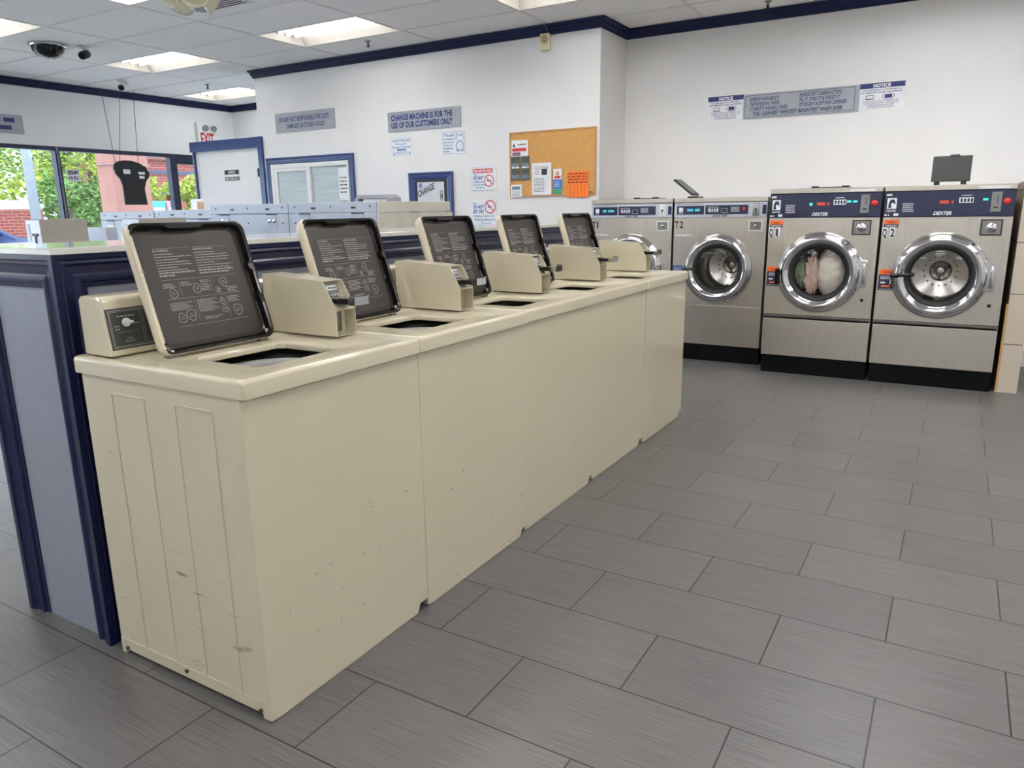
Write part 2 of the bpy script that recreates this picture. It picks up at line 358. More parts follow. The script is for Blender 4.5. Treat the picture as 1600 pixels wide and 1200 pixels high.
# window wall on the left: mullions, rails, panes
def winmull(mb, y0, y1, z0, z1): mb.box(XL-.09, XL+.012, y0, y1, z0, z1)
TR = .05
ys = [Y1-8.5, Y1-6.8, Y1-5.1, Y1-3.4, Y1-1.7, Y1, Y2]
for k in range(6):
    a, b = ys[k], ys[k+1]; mb = MB()
    winmull(mb, a-.03, a+.03, WB, WT); winmull(mb, a+.03, b-.03, WT-TR, WT); winmull(mb, a+.03, b-.03, WB, WB+TR)
    if k == 5: winmull(mb, b-.03, b+.03, 0, WT)
    mb.box(XL+.012, XL+.016, a-.012, a+.012, WB, WT, 1)
    fr = struct('window_%d' % (k+1), mb, [alu, alug])
    MB().box(XL-.045, XL-.04, a+.03, b-.03, WB+TR, WT-TR).build('pane', glass, fr)
# glazed entrance door beyond the last mullion
mb = MB(); dt = WT-.03
mb.box(XL-.09, XL+.012, Y2+.03, Y3+.6, dt-.11, WT).box(XL-.09, XL+.012, Y2+.03, Y2+.08, 0, dt-.11).box(XL-.09, XL+.012, Y3+.52, Y3+.6, 0, dt-.11).box(XL-.06, XL-.01, Y2+.08, Y3+.52, 0, .2)
d1 = struct('door_1', mb, alu); MB().box(XL-.045, XL-.04, Y2+.08, Y3+.52, .2, dt-.11).build('pane', glass, d1)

# half-height office partition with its door, in line with the middle wall
XO0 = pY(298, 224, YC).x; ZO = pY(400, 214, YC).z
mb = MB(); hz = .125
mb.box(XO0+.05, XCL-.005, YC+.01, YC+.06, 0, ZO-hz)
dd = struct('door_2', mb, m_wall)
MB().box(XO0, XCL+.06, YC-.03, YC+.06, ZO-hz, ZO).box(XCL-.02, XCL+.06, YC-.03, YC-.001, 0, ZO-hz).box(XO0+.03, XO0+.06, YC-.02, YC+.1, 0, ZO-hz).build('door_frame', blue, dd, .004)
p = pY(404, 268, YC-.02); MB().box(p.x-.03, p.x-.005, YC-.012, YC+.01, p.z-.06, p.z+.04).build('hinge', dkgrey, dd)
struct('wall_office', MB().box(XO0+.06, XO0+.2, YC+.1, YF, 0, ZO-hz), m_wall)

def signbox(name, label, cat, x0, x1, z0, z1, Y, base, t=.004, group=None, fr=None, bevel=0):
    root = thing(name, label, cat, ((x0+x1)/2, Y, z0), group)
    MB().box(x0, x1, Y-t, Y-.0005, z0, z1).build('board', base, root, bevel)
    return root
def rectpx(Y, px0, py0, px1, py1, px2=None, py2=None):
    a = pY(px0, py0, Y); b = pY(px1, py1, Y); return a.x, b.x, b.z, a.z
YO = YC-.0005
# office door plates
x0, x1, _, _ = rectpx(YC, 351, 265, 376, 272); p = pY(351, 266, YC+.01); q = pY(375, 284, YC+.01)
r_ = signbox('door_sign', 'small black and white office and employees only plates on the white door', 'sign', p.x, q.x, q.z, p.z, YC+.01, white)
mb = MB(); W_ = q.x-p.x; H_ = p.z-q.z; yy = YC+.0055
mb.rect((p.x, yy, p.z-H_*.38), XR, ZU, W_, H_*.36, 0); mb.rect((p.x, yy, q.z+H_*.12), XR, ZU, W_, H_*.3, 0)
mb.text('OFFICE', (p.x+W_/2, yy, p.z-H_*.3), XR, ZU, H_*.2, None, 'C', 1, .02, .0012, W_*.8); mb.text('EMPLOYEES ONLY', (p.x+W_/2, yy, q.z+H_*.18), XR, ZU, H_*.18, None, 'C', 1, .02, .0012, W_*.9)
mb.build('lettering', [dark_ink, paper], r_)

# ------------------------------------------------------------------ ceiling lamps
def lampfix(x0, x1, y0, y1, label, far):
    t = thing('ceiling_light', label, 'ceiling light', ((x0+x1)/2, (y0+y1)/2, ZC), 'recessed fluorescent ceiling lights')
    e = .016; h = .11; a = (x0+e, x1-e, y0+e, y1-e); b = (x0+.07, x1-.07, y0+.13, y1-.13)
    L0 = [(a[0], a[2], ZC-.001), (a[1], a[2], ZC-.001), (a[1], a[3], ZC-.001), (a[0], a[3], ZC-.001)]
    L1 = [(b[0], b[2], ZC+h), (b[1], b[2], ZC+h), (b[1], b[3], ZC+h), (b[0], b[3], ZC+h)]
    mb = MB(); mb.loft([L0, L1], 0, False, False, True); mb.loft([[(x0, y0, ZC+.001), (x1, y0, ZC+.001), (x1, y1, ZC+.001), (x0, y1, ZC+.001)], L0], 0, False)
    for q in (L0, ): pass
    mb.box(x0-.005, x1+.005, y0-.005, y1+.005, ZC+h+.004, ZC+h+.012)
    mb.build('reflector', troff, t)
    yc = (y0+y1)/2
    for k in (-1, 0, 1):
        y = yc+k*.105
        MB().cyl((x0+.09, y, ZC+.06), (x1-.09, y, ZC+.06), .0135, n=10).build('tube', (tube_m, tube_f, tube_n)[far], t)
        s = MB().cut(); s.box(x0+.072, x0+.092, y-.014, y+.014, ZC+.04, ZC+h-.01).cut().box(x1-.092, x1-.072, y-.014, y+.014, ZC+.04, ZC+h-.01); s.build('lamp_holder', dchrome, t)
lab = {(-3, -2): 'lit three-tube ceiling light nearest the middle wall, upper left centre', (-5, -2): 'lit three-tube ceiling light to the left, second along the row',
       (-1, -2): 'lit ceiling light cut by the top edge, beside the wall corner', (-6, 1): 'farthest lit ceiling light, over the office door', (-5, -5): 'lit ceiling light cut by the left edge near the ceiling dome'}
for (x0, x1, y0, y1) in lamps:
    i = round((x0-GX)/TX); j = round((y0-GY)/TY)
    cw = {-6: 'by the window wall', -5: 'by the window wall', -3: 'left of the partition', -1: 'over the cream row', 1: 'over the open floor', 3: 'by the right wall'}[i]
    rw = {1: 'at the back', -2: 'before the middle wall', -5: 'above the near washer', -8: 'over the camera', -11: 'behind the camera', -14: 'farthest behind the camera'}[j]
    lampfix(x0, x1, y0, y1, lab.get((i, j), 'added unseen ceiling light %s, %s' % (cw, rw)), 1 if (i, j) in lab else 2 if j != -5 else 0)

# sprinklers, dome, cameras, vent, fan lamp on the ceiling
def sprinkler(px, py, label):
    p = pZ(px, py-6, ZC); t = thing('sprinkler', label, 'sprinkler', (p.x, p.y, ZC), 'ceiling sprinklers')
    MB().ring((p.x, p.y, ZC), (0, 0, -1), [(.03, 0), (.03, .004), (.012, .008), (.009, .03)], 14, 0, True).build('escutcheon', dchrome, t)
    m_ = MB().cyl((p.x, p.y, ZC-.05), (p.x, p.y, ZC-.03), .006).ring((p.x, p.y, ZC-.056), (0, 0, 1), [(.018, 0), (.018, .003)], 12, 0, True, True); m_.box(p.x-.012, p.x-.009, p.y-.003, p.y+.003, ZC-.055, ZC-.028).box(p.x+.009, p.x+.012, p.y-.003, p.y+.003, ZC-.055, ZC-.028)
    m_.build('deflector', dkgrey, t)
sprinkler(575, 70, 'sprinkler head in the ceiling beside the nearest whole lamp')
sprinkler(324, 138, 'sprinkler head in front of the farthest lamp')
sprinkler(1200, 8, 'sprinkler head over the steel washers at the crown moulding')
p = pZ(74, 70, ZC); t = thing('camera_dome', 'dark security dome with bright rim on the ceiling, upper left', 'security camera', (p.x, p.y, ZC))
MB().ring((p.x, p.y, ZC), (0, 0, -1), [(.165, 0), (.17, .012), (.15, .02)], 40).build('rim', chrome, t)
MB().ring((p.x, p.y, ZC), (0, 0, -1), [(.15, .012), (.14, .06), (.105, .1), (.05, .125), (.002, .13)], 40).build('dome', blackg, t)
def bullet(px, py, s, body, label):
    p = pZ(px, py-8*s, ZC); t = thing('security_camera', label, 'security camera', (p.x, p.y, ZC))
    MB().ring((p.x, p.y, ZC), (0, 0, -1), [(.05*s, 0), (.05*s, .012), (.012, .02), (.012, .05)], 16, 0, True).build('mount', white, t)
    c = Vector((p.x, p.y, ZC-.075)); d = Vector((.55, -.75, -.3)).normalized()
    MB().cyl(c-d*.06*s, c+d*.05*s, .035*s, n=18).build('body', body, t); MB().cyl(c+d*.0505*s, c+d*.056*s, .026*s, n=16).build('lens', blackg, t)
bullet(130, 82, 1.1, dkgrey, 'small dark ceiling camera right of the dome'); bullet(191, 136, 1.3, white, 'white bullet camera near the window wall crown')
p = pZ(297, -2, 2.72)
t = thing('ceiling_fan_lamp', 'cream bell-shaped glass shades hanging from the ceiling, cut by the top edge', 'ceiling light', (p.x, p.y, ZC))
m_ = MB(); c0 = Vector((p.x, p.y, ZC)); m_.ring(c0, (0, 0, -1), [(.07, 0), (.07, .03), (.03, .05), (.03, .12), (.06, .14), (.05, .18)], 20, 0, True); m_.build('stem', white, t)
shade = mat('cream_glass', (226, 222, 196), .25, coat=.4)
for a in (-.5, 1.2, 2.9, 4.6):
    d = Vector((math.cos(a), math.sin(a), -.55)).normalized(); MB().ring(c0+Vector((0, 0, -.13))+d*.04, d, [(.03, 0), (.045, .03), (.075, .08), (.085, .13), (.1, .16), (.096, .16), (.08, .125), (.07, .08), (.03, .02)], 24).build('shade', shade, t)
p = pZ(345, 6, ZC); t = thing('ceiling_vent', 'slatted white air vent in the ceiling behind the hanging shades', 'vent', (p.x, p.y, ZC))
mb = MB().box(p.x-.35, p.x+.25, p.y-.25, p.y+.1, ZC-.006, ZC-.001); mb.build('frame', white, t)
mb = MB(); [mb.box(p.x-.33, p.x+.23, p.y-.23+k*.04, p.y-.215+k*.04, ZC-.009, ZC-.006) for k in range(8)]; mb.build('slot', black, t)

# ------------------------------------------------------------------ washer row (cream top loaders)
Y0, PW = 1.10, .672
def rrect(cu, cv, hu, hv, r, n=6):                         # rounded rectangle outline in 2D, counter-clockwise
    out = []
    for (sx, sy, a0) in ((1, 1, 0), (-1, 1, 90), (-1, -1, 180), (1, -1, 270)):
        for k in range(n+1):
            a = math.radians(a0+90*k/n); out.append((cu+sx*(hu-r)+r*math.cos(a), cv+sy*(hv-r)+r*math.sin(a)))
    return out
def make_washer():
    x_f, x_r = -1.40, -2.055; y0 = Y0; y1 = Y0+PW
    t = thing('washing_machine', 'x', 'washing machine', (-1.73, Y0, 0), 'cream top-loading washers in the row')
    # cabinet: wrap with toe notch
    mb = MB()
    xa_, xb_, ya_, yb_ = x_r, x_f-.012, y0+.006, y1-.004
    mb.loft([[(x, y, z) for x, y in ((xa_+i, ya_+i), (xb_-i, ya_+i), (xb_-i, yb_-i), (xa_+i, yb_-i))] for i, z in ((.006, .036), (.006, .868), (0, .868), (0, .03))], 0, False, True, True, flip=True)
    # side feet flange
    mb.box(x_r, x_r+.02, y0+.0045, y0+.014, .0, .05); mb.box(x_f-.035, x_f-.0125, y0+.0045, y0+.014, 0.0, .05); mb.box(x_r+.02, x_f-.035, y0+.0045, y0+.014, .014, .05)
    for (u0, u1) in ((-1.925, -1.778), (-1.655, -1.508)):   # pressed ribs on the side
        for (a, b, c, d) in ((u0, u1, .822, .826), (u0, u1, .048, .052), (u0, u0+.004, .05, .825), (u1-.004, u1, .05, .825)): mb.box(a, b, y0+.0035, y0+.0065, c, d)
    mb.build('cabinet', cream, t, .003)
    mb = MB(); o = x_f-.012
    mb.prism([(o, y0+.001, .865), (o, y0+.001, 0.004), (o, y0+.03, 0.0), (o, y1-.055, .0), (o, y1-.04, .03), (o, y1, .03), (o, y1, .865)], (.014, 0, 0))
    mb.build('front_panel', cream, t, .003, 2)
    mb = MB()
    for yy in (y0+.07, y1-.09): mb.cut().cyl((x_f-.05, yy, 0), (x_f-.05, yy, .03), .018)
    for yy in (y0+.07, y1-.09): mb.cut().cyl((x_r+.05, yy, 0), (x_r+.05, yy, .03), .018)
    mb.build('foot', dkgrey, t)
    mb = MB()
    for xx in (-2.02, -1.74, -1.44): mb.cut().cyl((xx, y0+.007, .022 if xx != -1.74 else .038), (xx, y0-.001, .022 if xx != -1.74 else .038), .006, n=8)
    mb.build('screw', mat('rusty_screw', (82, 52, 38), .6), t)
    # top deck with recess and round tub opening
    zt = .915; xa, xb, ya, yb = -1.845, -1.45, y0+.09, y0+.56; cx, cy, rad = -1.646, y0+.315, .183
    mb = MB(); X0, X1, Ya, Yb = -2.08, -1.383, y0-.001, y1-.001; rz = .012
    out3 = [(X1, Ya), (X1, Yb), (X0, Yb), (X0, Ya)]
    def lp(x0, x1, y0_, y1_, z, r): return [(a, b, z) for a, b in rrect((x0+x1)/2, (y0_+y1_)/2, (x1-x0)/2, (y1_-y0_)/2, r)]
    L = [lp(X0, X1, Ya, Yb, .868, .012), lp(X0, X1, Ya, Yb, zt-rz, .012)]
    for k in range(1, 5):
        a = math.pi/2*k/4; i = rz*(1-math.cos(a)); L.append(lp(X0+i, X1-i, Ya+i, Yb-i, zt-rz+rz*math.sin(a), .012))
    i = rz+.012; L.append(lp(X0+i, X1-i, Ya+i, Yb-i, zt-.0025, .012))
    L += [lp(xa-.02, xb+.03, ya-.025, yb+.03, zt-.0025, .05), lp(xa-.008, xb+.008, ya-.01, yb+.01, zt-.005, .045), lp(xa, xb, ya, yb, zt-.008, .04), lp(xa+.006, xb-.006, ya+.006, yb-.006, zt-.0095, .035)]
    n = len(L[0])
    def circ(r, z):                       # circle points matched by angle to the rounded rectangle's own points
        res = []
        base = L[-1]
        for q in base:
            a = math.atan2(q[1]-cy, q[0]-cx); res.append((cx+r*math.cos(a), cy+r*math.sin(a), z))
        return res
    L += [circ(rad+.008, zt-.0105), circ(rad+.002, zt-.014), circ(rad, zt-.02), circ(rad, zt-.03)]
    mb.loft(L, 0, True)
    # underside lip
    mb.loft([lp(X0+.02, X1-.02, Ya+.02, Yb-.02, .868, .01), lp(X0, X1, Ya, Yb, .868, .012)], 0, False)
    deck = mb.build('top_deck', cream, t)
    mb = MB(); mb.ring((cx, cy, 0), (0, 0, 1), [(rad+.03, zt-.075), (rad+.012, zt-.05), (rad-.002, zt-.046), (rad-.004, zt-.09)], 40)
    mb.build('tub_gap', black, t)
    mb = MB(); mb.ring((cx, cy, 0), (0, 0, 1), [(.168, zt-.12), (.17, zt-.09), (.168, zt-.068), (.162, zt-.056), (.154, zt-.058), (.150, zt-.07), (.149, zt-.11)], 40)
    mb.build('tub_ring', tubplastic, t)
    mb = MB(); mb.ring((cx, cy, 0), (0, 0, 1), [(.155, zt-.1), (.2, zt-.16), (.2, .45), (.002, .45)], 40); mb.build('wash_tub', black, t)
    mb = MB(); mb.ring((cx, cy, 0), (0, 0, 1), [(.09, .45), (.06, .52), (.035, .6), (.03, .74), (.002, .75)], 20); mb.build('agitator', black, t)
    # control console
    mb = MB(); a, b = y0+.028, y1-.03; pr = [(-2.062, .915), (-2.062, 1.066), (-2.052, 1.078), (-1.975, 1.078), (-1.958, 1.07), (-1.935, .915)]
    mb.prism([(x, a, z) for x, z in pr], (0, b-a, 0)); cons = mb.build('console', cream, t, .007, 3)
    # slanted charcoal fascia
    P0 = Vector((-1.935, y0+.034, .917)); Ud = (Vector((-1.957, 0, 1.068))-Vector((-1.935, 0, .915))).normalized(); nn = YR.cross(Ud).normalized()
    mb = MB(); mb.obox(P0+Ud*.016, YR, Ud, nn, .5, .112, .002); mb.build('control_panel', panelg, cons, .0008)
    mb = MB(); q = P0+Ud*.016+nn*.0021; mb.frame(q+YR*.006+Ud*.005, YR, Ud, .488, .102, .0014); mb.frame(q+YR*.01+Ud*.009, YR, Ud, .088, .094, .0008); mb.frame(q+YR*.104+Ud*.009, YR, Ud, .11, .094, .0008)
    mb.dashes(q+YR*.03+Ud*.088, YR, Ud, .05, .0035, seed=3); mb.rect(q+YR*.024+Ud*.046, YR, Ud, .06, .0007)
    mb.dashes(q+YR*.018+Ud*.062, YR, Ud, .014, .0025, seed=5); mb.dashes(q+YR*.072+Ud*.066, YR, Ud, .016, .0025, seed=6); mb.dashes(q+YR*.018+Ud*.054, YR, Ud, .014, .0025, seed=5)
    mb.text('CYCLE', q+YR*.055+Ud*.026, YR, Ud, .0045, None, 'C', 0, .01); mb.text('SELECTOR', q+YR*.055+Ud*.018, YR, Ud, .0045, None, 'C', 0, .01)
    for k in range(3): mb.frame(q+YR*.12+Ud*(.016+k*.025), YR, Ud, .07, .016, .0008); mb.dashes(q+YR*.124+Ud*(.022+k*.025), YR, Ud, .05, .004, seed=k)
    mb.dashes(q+YR*.12+Ud*.09, YR, Ud, .07, .004, seed=9)
    mb.build('panel_print', ink, cons)
    kq = q+YR*.053+Ud*.072
    mb = MB(); mb.ring(kq, nn, [(.012, 0), (.012, .004), (.009, .006), (.009, .012), (.001, .0125)], 20); mb.obox(kq+nn*.005-YR*.013-Ud*.0035, YR, (Ud+YR*.15).normalized(), nn, .024, .007, .014); mb.build('knob', white, cons, .001)
    # coin box
    ba, bb = y0+.556, y0+.642; zf, zs, zt2 = .9155, 1.0, 1.085
    prof = [(-1.615, zf), (-1.615, zs), (-1.665, zt2), (-1.93, 1.1), (-1.93, zf)]
    mb = MB()
    for yy in (ba, bb-.002): mb.prism([(x, yy, z) for x, z in prof], (0, .002, 0))
    mb.prism([(-1.665, ba+.002, zt2), (-1.93, ba+.002, 1.1), (-1.93, ba+.002, 1.098), (-1.665, ba+.002, zt2-.002)], (0, bb-ba-.004, 0))
    mb.box(-1.93, -1.617, ba+.002, bb-.002, zf, zf+.002); mb.box(-1.66, -1.617, ba+.002, bb-.002, zs-.004, zs-.002)
    mb.box(-1.665, -1.66, ba+.002, bb-.002, zf+.002, zs-.004)
    mb.prism([(-1.66, ba+.002, zs-.002), (-1.645, ba+.002, zs-.002), (-1.685, ba+.002, zt2-.004), (-1.7, ba+.002, zt2-.004)], (0, bb-ba-.004, 0))
    mb.prism([(-1.617, ba+.002, zs), (-1.617, ba+.002, zs-.002), (-1.645, ba+.002, zs+.018), (-1.645, ba+.002, zs+.02)], (0, bb-ba-.004, 0))
    box = mb.build('coin_box', cream, t)
    mb = MB(); mb.cyl((-1.658, (ba+bb)/2-.022, .965), (-1.652, (ba+bb)/2-.022, .965), .006, n=12); mb.box(-1.66, -1.657, ba+.02, bb-.02, .925, .985); mb.build('cash_door', dchrome, box)
    # slotted chrome plate, price strip and coin slide
    n2 = Vector((.085, 0, .04)).normalized(); u2 = Vector((-.04, 0, .085)).normalized(); s0 = Vector((-1.66, ba+.014, 1.018))+n2*.007
    mb = MB(); mb.obox(s0, YR, u2, n2, bb-ba-.028, .058, .004, 0); mb.build('slide_plate', chrome, box, .001)
    mb = MB(); mb.obox(s0+YR*.008+u2*.036+n2*.0041, YR, u2, n2, .04, .014, .0008, 0); mb.build('price_strip', white, box)
    mb = MB(); [mb.dashes(s0+YR*(.012+k*.009)+u2*.039+n2*.005, YR, u2, .006, .007, 0, .0003, seed=k) for k in range(4)]; mb.build('price_print', dark_ink, box)
    mb = MB(); zc = 1.034; ym = (ba+bb)/2
    mb.box(-1.69, -1.552, ym-.03, ym+.022, zc-.003, zc+.001, 0); mb.box(-1.69, -1.565, ym-.026, ym+.02, zc-.018, zc-.003, 2)
    mb.box(-1.552, -1.548, ym-.03, ym+.034, zc-.02, zc+.006, 0); mb.box(-1.575, -1.552, ym-.03, ym-.027, zc-.02, zc-.003, 0); mb.box(-1.575, -1.548, ym+.031, ym+.034, zc-.02, zc+.01, 0)
    for k in range(4): mb.ring((-1.655+.004, ym-.018+k*.012, zc+.003), (0, 0, 1), [(.0045, 0), (.0045, .007), (.001, .007)], 8, 1)
    mb.build('coin_slide', [chrome, dchrome, black], box)
    # open lid: cream pan with brown lining
    hy0, hy1 = y0+.103, y0+.487; H = Vector((-1.842, 0, .908)); Ul = Vector((-.112, 0, .352)); ll = Ul.length; Ul.normalize(); nl = YR.cross(Ul).normalized()
    yc = (hy0+hy1)/2; hw = (hy1-hy0)/2; cc = H+Vector((0, yc, 0))+Ul*ll/2
    def LL(hu, hv, r, d, wob=False):
        out = []
        for i, (u, v) in enumerate(rrect(0, 0, hu, hv, r, 8)):
            out.append(cc+YR*u+Ul*v+nl*d)
        return out
    D = .034
    mb = MB(); mb.loft([LL(hw-.012, ll/2-.012, .022, -.004), LL(hw-.003, ll/2-.003, .028, 0), LL(hw, ll/2, .03, .006), LL(hw, ll/2, .03, D-.003), LL(hw-.003, ll/2-.003, .03, D-.003), LL(hw-.005, ll/2-.005, .028, .006)], 0, True, True)
    lid = mb.build('lid', cream, t)
    # lining with wavy lip
    def wob(hu, hv, d):
        out = []; N = 26
        pts = []
        per = [(hu, -hv+2*hv*k/N) for k in range(N)]+[(hu-2*hu*k/N, hv) for k in range(N)]+[(-hu, hv-2*hv*k/N) for k in range(N)]+[(-hu+2*hu*k/N, -hv) for k in range(N)]
        return per
    def lipl(hu, hv, r, d, amp):
        out = []
        N = 24
        def corner(sx, sy, a0): return [(sx*(hu-r)+r*math.cos(math.radians(a0+90*k/6)), sy*(hv-r)+r*math.sin(math.radians(a0+90*k/6))) for k in range(7)]
        rt = []
        for k in range(1, N):
            f = k/N; w_ = .0
            if .62 < f < .7: w_ = -.010
            if .28 < f < .34: w_ = -.004
            rt.append((hu-amp*w_/.01*-1 if False else hu+amp*w_, -(hv-r)+2*(hv-r)*f))
        tp = []
        for k in range(1, N):
            f = k/N; w_ = -.008 if .36 < f < .72 else 0.0
            tp.append((hu-r-2*(hu-r)*f, hv-amp*w_*-1 if False else hv+amp*w_*.8))
        lf = [(-hu, hv-r-2*(hv-r)*k/N) for k in range(1, N)]; bt = [(-hu+r+2*(hu-r)*k/N, -hv) for k in range(1, N)]
        pp = corner(1, 1, 0)+tp+corner(-1, 1, 90)+lf+corner(-1, -1, 180)+bt+corner(1, -1, 270)+rt
        return [cc+YR*u+Ul*v+nl*d for u, v in pp]
    mb = MB(); mb.loft([lipl(hw, ll/2, .03, D-.003, 0), lipl(hw-.001, ll/2-.001, .03, D, 0), lipl(hw-.006, ll/2-.006, .026, D, 0), lipl(hw-.012, ll/2-.010, .026, D-.002, 1), lipl(hw-.015, ll/2-.014, .026, .014, .8), lipl(hw-.018, ll/2-.018, .026, .010, .3)], [1, 1, 1, 1, 1], False, False, False)
    mb.loft([lipl(hw-.018, ll/2-.018, .026, .010, .3), lipl(hw-.03, ll/2-.03, .024, .0115, 0)], 0, False, False, True)
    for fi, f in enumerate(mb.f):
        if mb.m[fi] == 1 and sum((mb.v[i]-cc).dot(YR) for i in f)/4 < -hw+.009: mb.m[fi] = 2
    lining = mb.build('lid_lining', [brown, blackg, cream], lid)
    # printed instructions
    mb = MB(); d0 = .0122
    def Q(u, v): return cc+YR*u+Ul*v+nl*d0
    uL = -hw+.07; uM = uL+.128; vT = ll/2-.078
    mb.text('\u25b2 WARNING', Q(uL, vT), YR, Ul, .0058, None, 'L', 0, .02); mb.text('\u25b2 MISE EN GARDE', Q(uM, vT), YR, Ul, .0058, None, 'L', 0, .02)
    mb.rect(Q(uL, vT+.009), YR, Ul, .118, .0006); mb.rect(Q(uM, vT+.009), YR, Ul, .118, .0006)
    for k in range(9):
        v = vT-.0085-k*.0078
        mb.dashes(Q(uL, v), YR, Ul, .118, .0022 if k < 7 else .0036, fill=(.5, .98, .6, .9, .95, .55, .8, .97, .4)[k], seed=k); mb.dashes(Q(uM, v), YR, Ul, .122, .0022 if k < 7 else .0036, fill=(.6, .95, .98, .9, .5, .98, .9, .98, .85)[k], seed=k+20)
    vB = vT-.082
    mb.rect(Q(uL, vB), YR, Ul, .25, .0006); mb.rect(Q(uL, vB-.055), YR, Ul, .25, .0006); mb.rect(Q(uL+.01, vB-.135), YR, Ul, .24, .0007)
    for u in (.05, .155): mb.rect(Q(uL+u, vB-.048), YR, Ul, .0006, .044)
    for u in (.082, .19): mb.rect(Q(uL+u, vB-.125), YR, Ul, .0006, .064)
    def blob(u, v, s):
        pts = [Q(uL+u+math.cos(a)*s*(1+.2*math.sin(3*a+u*90)), vB+v+math.sin(a)*s*1.2) for a in [2*math.pi*k/14 for k in range(14)]]
        for i in range(14): a, b = pts[i], pts[(i+1) % 14]; tdir = (b-a).normalized(); sd = nl.cross(tdir)*.0007; mb.poly([a-sd, b-sd, b+sd, a+sd])
        mb.dashes(Q(uL+u-s*.5, vB+v-s*.3), YR, Ul, s, .0016, seed=int(u*1000)); mb.dashes(Q(uL+u-s*.4, vB+v+s*.2), YR, Ul, s*.8, .0014, seed=int(u*700))
    blob(.026, -.038, .012); blob(.105, -.03, .012); blob(.2, -.02, .012); blob(.03, -.11, .012); blob(.062, -.105, .014); blob(.222, -.108, .014); blob(.176, -.075, .008); blob(.178, -.1, .009)
    for (u, v, w_, n_) in ((0, -.012, .04, 3), (.056, -.01, .035, 3), (.12, -.01, .032, 7), (.165, -.035, .02, 4), (.205, -.037, .04, 4), (.004, -.068, .07, 5), (.09, -.066, .07, 8), (.196, -.066, .045, 4), (.1, -.118, .06, 2)):
        for k in range(n_): mb.dashes(Q(uL+u, vB+v-k*.0048), YR, Ul, w_, .0017, fill=.75+.25*((k*7+n_) % 3)/2, seed=int(u*999)+k)
    mb.build('instruction_print', ink, lining)
    mb = MB()
    for (u, v) in ((hw-.018, -ll/2+.02), (-hw+.018, -ll/2+.012)): mb.cut().ring(cc+YR*u+Ul*v+nl*.02, nl, [(.009, 0), (.008, .006), (.001, .007)], 16)
    mb.cut().ring(cc+YR*(-hw+.012)+Ul*.05+nl*.026, nl, [(.0075, 0), (.006, .006), (.001, .008)], 14)
    mb.build('bumper', dchrome, lid)
    mb = MB(); mb.obox(cc+YR*(hw-.001)+Ul*.045+nl*.002, YR, Ul, nl, .007, .03, .02); mb.build('lid_catch', black, lid, .002)
    mb = MB()
    for yy in (hy0+.02, hy1-.05): mb.cut().box(-1.85, -1.825, yy, yy+.03, .898, .916)
    mb.build('hinge', dchrome, t)
    return t
wl = ['cream top-loading washer at the near end of the row, its full side showing', 'cream washer with raised lid, second in the row from the near end',
      'middle cream washer of the row of five, lid raised', 'cream washer with raised lid, fourth from the near end, before the last one', 'farthest cream washer of the row, nearest the steel machines']
w0 = make_washer()
jx = (0, 0, -.012, -.018, -.012)
for i in range(5):
    o = w0 if i == 0 else copy_tree(w0)
    o.location = (-1.73+jx[i], Y0+i*PW, 0); o['label'] = wl[i]
    for ch in o.children:
        if ch.name.split('.')[0] in ('lid', 'hinge'): ch.location.y += (0, -.045, -.045, -.075, -.095)[i]

# ------------------------------------------------------------------ partition behind the washers
PX0, PX1, PY0, PY1, PZ = -2.575, -2.108, 1.1, 4.5, 1.20
t = thing('partition', 'low partition wall with navy mouldings and white laminate top behind the cream washers', 'partition', ((PX0+PX1)/2, PY0, 0))
MB().box(PX0+.02, PX1-.02, PY0+.02, PY1, 0, PZ-.03).build('panel', lam, t)
MB().box(PX0-.005, PX1+.005, PY0-.005, PY1+.005, PZ-.012, PZ+.006).build('countertop', laml, t, .002)
def mould(name, a, b, wd, nrm, W=.095, mit0=True, mit1=True):   # moulding strip from a to b, widening along wd, standing off along nrm
    a = Vector(a); b = Vector(b); wd = Vector(wd); nrm = Vector(nrm); d = (b-a).normalized()
    prof = [(0, 0), (0, .021), (.014, .021), (.018, .016), (.026, .019), (.034, .014), (.055, .008), (.062, .012), (.07, .014), (.078, .012), (.082, .005), (W, .004), (W, 0)]
    L0 = [a+wd*u+nrm*h+(d*u if mit0 else Vector()) for u, h in prof]; L1 = [b+wd*u+nrm*h-(d*u if mit1 else Vector()) for u, h in prof]
    mb = MB(); mb.loft([L0, L1], 0, False, True, True, flip=(d.cross(nrm).dot(wd) > 0)); return mb.build(name, navy, t)
zt_ = PZ-.012
nE = (0, -1, 0); yE = PY0+.02
mould('moulding', (PX0, yE, zt_), (PX1, yE, zt_), -ZU, nE); mould('moulding', (PX0, yE, 0), (PX0, yE, zt_), XR, nE, mit0=False); mould('moulding', (PX1, yE, 0), (PX1, yE, zt_), -XR, nE, mit0=False)
xE = PX1-.02; nX = (1, 0, 0)
mould('moulding', (xE, PY0, zt_), (xE, PY1, zt_), -ZU, nX); mould('moulding', (xE, PY0, 0), (xE, PY0, zt_), YR, nX, mit0=False); mould('moulding', (xE, PY1, 0), (xE, PY1, zt_), -YR, nX, mit0=False)
xW = PX0+.02
mould('moulding', (xW, PY0, zt_), (xW, PY1, zt_), -ZU, (-1, 0, 0)); mould('moulding', (xW, PY0, 0), (xW, PY0, zt_), YR, (-1, 0, 0), mit0=False)

